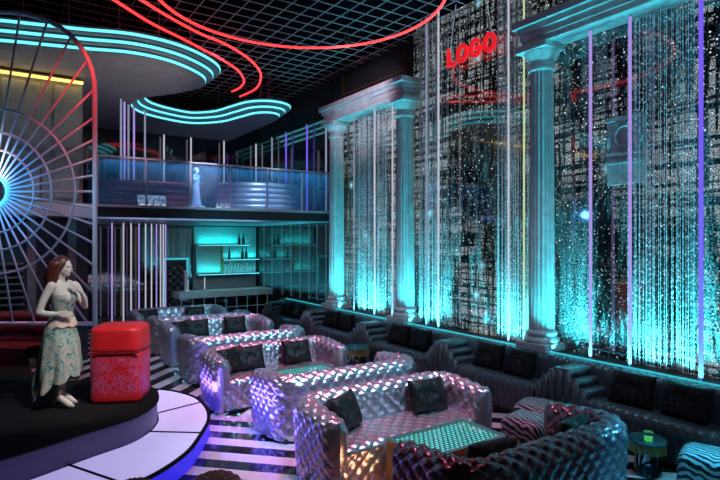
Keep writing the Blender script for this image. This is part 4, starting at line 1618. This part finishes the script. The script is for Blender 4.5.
on_sofa(3.60, 3.02, -0.45, radians(-10), 'black cushion inside the dark sofa, near its left arm', 1)

# ------------------------------------------------------------------ lattice tables


def lattice_table(loc, label):
    o = thing('coffee_table', label, 'table', loc, 0, 'lattice topped coffee tables')
    L, D = 0.96, 0.56
    b = MB()
    for (x0, x1, y0, y1) in ((-L / 2, L / 2, -D / 2, -D / 2 + 0.025), (-L / 2, L / 2, D / 2 - 0.025, D / 2), (-L / 2, -L / 2 + 0.025, -D / 2 + 0.025, D / 2 - 0.025), (L / 2 - 0.025, L / 2, -D / 2 + 0.025, D / 2 - 0.025)):
        b.bb(x0, x1, y0, y1, 0.0, 0.485)
    b.build('case', 'brass', o)
    MB().bb(-L / 2 + 0.025, L / 2 - 0.025, -D / 2 + 0.025, D / 2 - 0.025, 0.02, 0.478).build('lattice', 'lattice_top', o)
    r_ = MB()
    r_.bb(-L / 2, L / 2, -D / 2, -D / 2 + 0.022, 0.485, 0.497)
    r_.bb(-L / 2, L / 2, D / 2 - 0.022, D / 2, 0.485, 0.497)
    r_.bb(-L / 2, -L / 2 + 0.022, -D / 2 + 0.022, D / 2 - 0.022, 0.485, 0.497)
    r_.bb(L / 2 - 0.022, L / 2, -D / 2 + 0.022, D / 2 - 0.022, 0.485, 0.497)
    r_.build('rim', 'led_dimcool', o)
    return o


lattice_table((3.44, 3.73, 0), 'brass sided coffee table with glowing cyan lattice top, nearest the viewer')
lattice_table((3.50, 6.68, 0), 'coffee table with cyan lattice top in the second group of sofas')
lattice_table((3.50, 9.665, 0), 'coffee table with cyan lattice top in the third group of sofas')

area('table_glow', (2.93, 3.80, 0.22), (2.75, 4.15, 0.12), 0.3, 0.05, 0.9, (1.0, 0.55, 0.28))
# ------------------------------------------------------------------ zebra stools


def zebra_stool(loc, rz, label):
    o = thing('stool', label, 'stool', loc, rz, 'zebra striped cube stools')
    def f(u, v):
        a = 2 * pi * u
        th = pi * (v - 0.5)
        e1, e2 = 0.42, 0.42
        sg = lambda x, e: math.copysign(abs(x) ** e, x)
        return (0.235 * sg(cos(th), e1) * sg(cos(a), e2), 0.235 * sg(cos(th), e1) * sg(sin(a), e2), 0.235 + 0.225 * sg(sin(th), e1))
    MB().grid(f, 56, 36, True).build('cover', 'zebra', o, smooth=True)
    MB().lathe([(0.17, 0), (0.17, 0.03)], n=20).build('foot', 'dark', o)
    return o


zebra_stool((5.14, 4.06, 0), 0.35, 'zebra striped stool nearer the black banquette, beyond the other zebra stool')
zebra_stool((4.66, 3.80, 0), 0.2, 'zebra striped stool right next to the nearest lattice table')
zebra_stool((5.20, 2.28, 0), 0.3, 'bright zebra striped stool in the bottom right corner')
spot('stool_fill', (4.2, 0.8, 5.8), (5.15, 2.25, 0.3), 900, (0.08, 0.72, 0.95), 12, 0.7)  # added cyan lamp that brightens the corner stool

# ------------------------------------------------------------------ small round side tables with gold fringe


def side_table(loc, label, sc_=1.0):
    o = thing('side_table', label, 'table', loc, 0, 'fringed round side tables')
    MB().lathe([(0.16, 0), (0.17, 0.02), (0.15, 0.05), (0.14, 0.30), (0.17, 0.36)], n=28).build('pedestal', 'dark_gloss', o, smooth=True)
    MB().lathe([(0.215, 0.40), (0.22, 0.41), (0.22, 0.425), (0.215, 0.435)], n=32).build('tabletop', 'cyan_plate', o, smooth=False)
    f_ = MB()
    for k in range(56):
        a = 2 * pi * k / 56
        f_.tube([(0.21 * cos(a), 0.21 * sin(a), 0.41), (0.205 * cos(a), 0.205 * sin(a), 0.29 - 0.01 * (k % 2))], 0.007, 5)
    f_.build('fringe', 'gold_fringe', o)
    o.scale = (sc_, sc_, sc_)
    return o


side_table((5.33, 2.90, 0), 'small round fringed table with a glowing glass, beside the dark sofa', 0.8)
side_table((5.26, 8.0, 0), 'small round fringed table with cyan top between the silver sofas and the banquette')
gtb = thing('drinking_glass', 'small glass holding a green glow on the near fringed table', 'glass', (5.24, 2.84, 0.348))
MB().lathe([(0.034, 0.0), (0.036, 0.01), (0.042, 0.09), (0.044, 0.10)], n=16).build('cup', 'glass', gtb, smooth=True)
MB().lathe([(0.028, 0.012), (0.033, 0.06)], n=14).build('candle', 'green_glow', gtb.children[0], smooth=True)

# ------------------------------------------------------------------ tufted poufs at the bottom


def pouf(loc, r, h, label):
    o = thing('pouf', label, 'pouf', loc, 0, 'brown tufted poufs')
    def f(u, v):
        a = 2 * pi * u
        prof_r = r * (sin(pi * min(1, v * 1.0) * 0.5) ** 0.5) if v < 0.5 else r
        if v < 0.62:
            q = v / 0.62
            rr, zz, nz, nr = r * q * 0.93, h - 0.10 * q ** 4, 1, 0.2
        else:
            q = (v - 0.62) / 0.38
            rr, zz, nz, nr = r * (0.93 + 0.07 * sin(pi * q ** 0.6)), (h - 0.10) * (1 - q) + 0.03 * q, 0.1, 1
        d = 0.022 * tuft(u * 1.2, v * 0.6, 0.12) * min(1, v * 6)
        return ((rr + nr * d) * cos(a), (rr + nr * d) * sin(a), zz + nz * d)
    MB().grid(f, 96, 48, True).build('cover', 'pouf_brown', o, smooth=True)
    MB().lathe([(r * 0.8, 0), (r * 0.8, 0.04)], n=24).build('foot', 'dark', o)


pouf((1.43, 4.20, 0), 0.24, 0.43, 'round brown tufted pouf on the striped floor, right one at the bottom edge')
pouf((0.86, 4.40, 0), 0.21, 0.44, 'round brown tufted pouf under the stage step, left one at the bottom edge')

# ------------------------------------------------------------------ black banquette along the right wall
GB = 'black leather banquette sections along the glittering wall'


def banquette(y0, y1, label, end=False):
    o = thing('banquette', label, 'bench', (5.60, y0, 0), 0, GB)
    L = y1 - y0
    Y0 = 0.365 if y0 > 2.5 else -0.6
    per = 0.105
    n = int((L - Y0) / per * 8)

    def rib(y):
        return abs(sin(pi * y / per)) ** 0.5
    # seat profile (x, z, nx, nz)
    pr = [(0.04, 0.06, -1, 0), (0.03, 0.15, -1, 0), (0.02, 0.26, -1, 0), (0.0, 0.32, -1, 0), (-0.012, 0.37, -1, 0.1), (0.0, 0.42, -0.8, 0.5), (0.03, 0.452, -0.4, 0.9),
          (0.08, 0.462, 0, 1), (0.18, 0.458, 0, 1), (0.30, 0.452, 0, 1), (0.42, 0.445, 0, 1)]
    def sf(u, v):
        y = Y0 + u * (L - Y0)
        p = pr[min(len(pr) - 1, int(round(v * (len(pr) - 1))))]
        d = 0.016 * rib(y) * (1.0 if p[0] < 0.25 else 0.35)
        return (p[0] + p[2] * d, y, p[1] + p[3] * d)
    MB().grid(sf, n, len(pr)).build('seat', 'black_leather', o, smooth=True)
    pb = [(0.40, 0.42, -1, 0), (0.405, 0.50, -1, 0), (0.42, 0.60, -1, 0.1), (0.435, 0.68, -1, 0.2), (0.45, 0.73, -0.8, 0.6), (0.48, 0.765, -0.3, 1), (0.53, 0.77, 0, 1), (0.59, 0.765, 0, 1)]
    def bf(u, v):
        y = Y0 + u * (L + 0.36 - Y0)
        p = pb[min(len(pb) - 1, int(round(v * (len(pb) - 1))))]
        d = 0.020 * rib(y)
        return (p[0] + p[2] * d, y, p[1] + p[3] * d)
    MB().grid(bf, n, len(pb)).build('backrest', 'black_leather', o, smooth=True)
    MB().bb(0.06, 0.59, Y0, L + 0.36, 0, 0.06).build('plinth', 'dark', o)
    # stepped arm at the far end: three stacked rolls on each side of the crest
    arm = MB()
    for k in range(3):
        hw = 0.36 - 0.115 * k
        z1 = 0.565 + 0.10 * k
        arm.bb(0.0, 0.45, L - hw, L + hw, 0.30 if k == 0 else 0.465 + 0.10 * k, z1)
    arm.bb(0.02, 0.44, L - 0.36, L + 0.36, 0.06, 0.32)
    arm.build('armrest', 'black_leather', o, bevel=0.045, segs=4, smooth=True)
    rbs = MB()
    for j in range(7):
        yy_ = L - 0.31 + 0.103 * j
        top = 0.77 - 0.10 * (abs(j - 3) // 1.2) - 0.03
        rbs.tube([(0.005, yy_, 0.05), (0.005, yy_, top)], 0.042, 8)
    rbs.build('front_channel', 'black_leather', o, smooth=True)
    return o


YS = [2.0, 4.1, 6.2, 8.4, 10.5, 12.5]
BL = ['black channelled banquette section nearest the viewer on the right', 'second black banquette section from the right, beside the tall column',
      'third black banquette section, below the red letter sign', 'fourth black banquette section, under the small arch', 'last black banquette section, beside the bar']
for i in range(5):
    banquette(YS[i], YS[i + 1], BL[i])
CP = [(3.38, 2.80), (5.50, 4.95), (7.62, 7.05), (9.92, 9.36), (12.02, 11.46)]
WH = ['nearest banquette section', 'second banquette section from the right', 'banquette section below the red letter sign', 'banquette section under the small arch', 'banquette section beside the bar']
big = cushion_mesh(0.50, 0.38, 0.15).build('cushion', 'cushion_black', smooth=True, merge=True)
tag(big, 'x', 'cushion', 'black cushions on the banquette')
_first[0] = True
for (ya, yb), wh in zip(CP, WH):
    cushion(big, (5.90, ya, 0.64), (radians(-20), 0, -pi / 2 + 0.08), 'black cushion on the ' + wh + ', far one of its pair', 'black cushions on the banquette')
    cushion(big, (5.90, yb, 0.64), (radians(-20), 0, -pi / 2 - 0.06), 'black cushion on the ' + wh + ', near one of its pair', 'black cushions on the banquette')
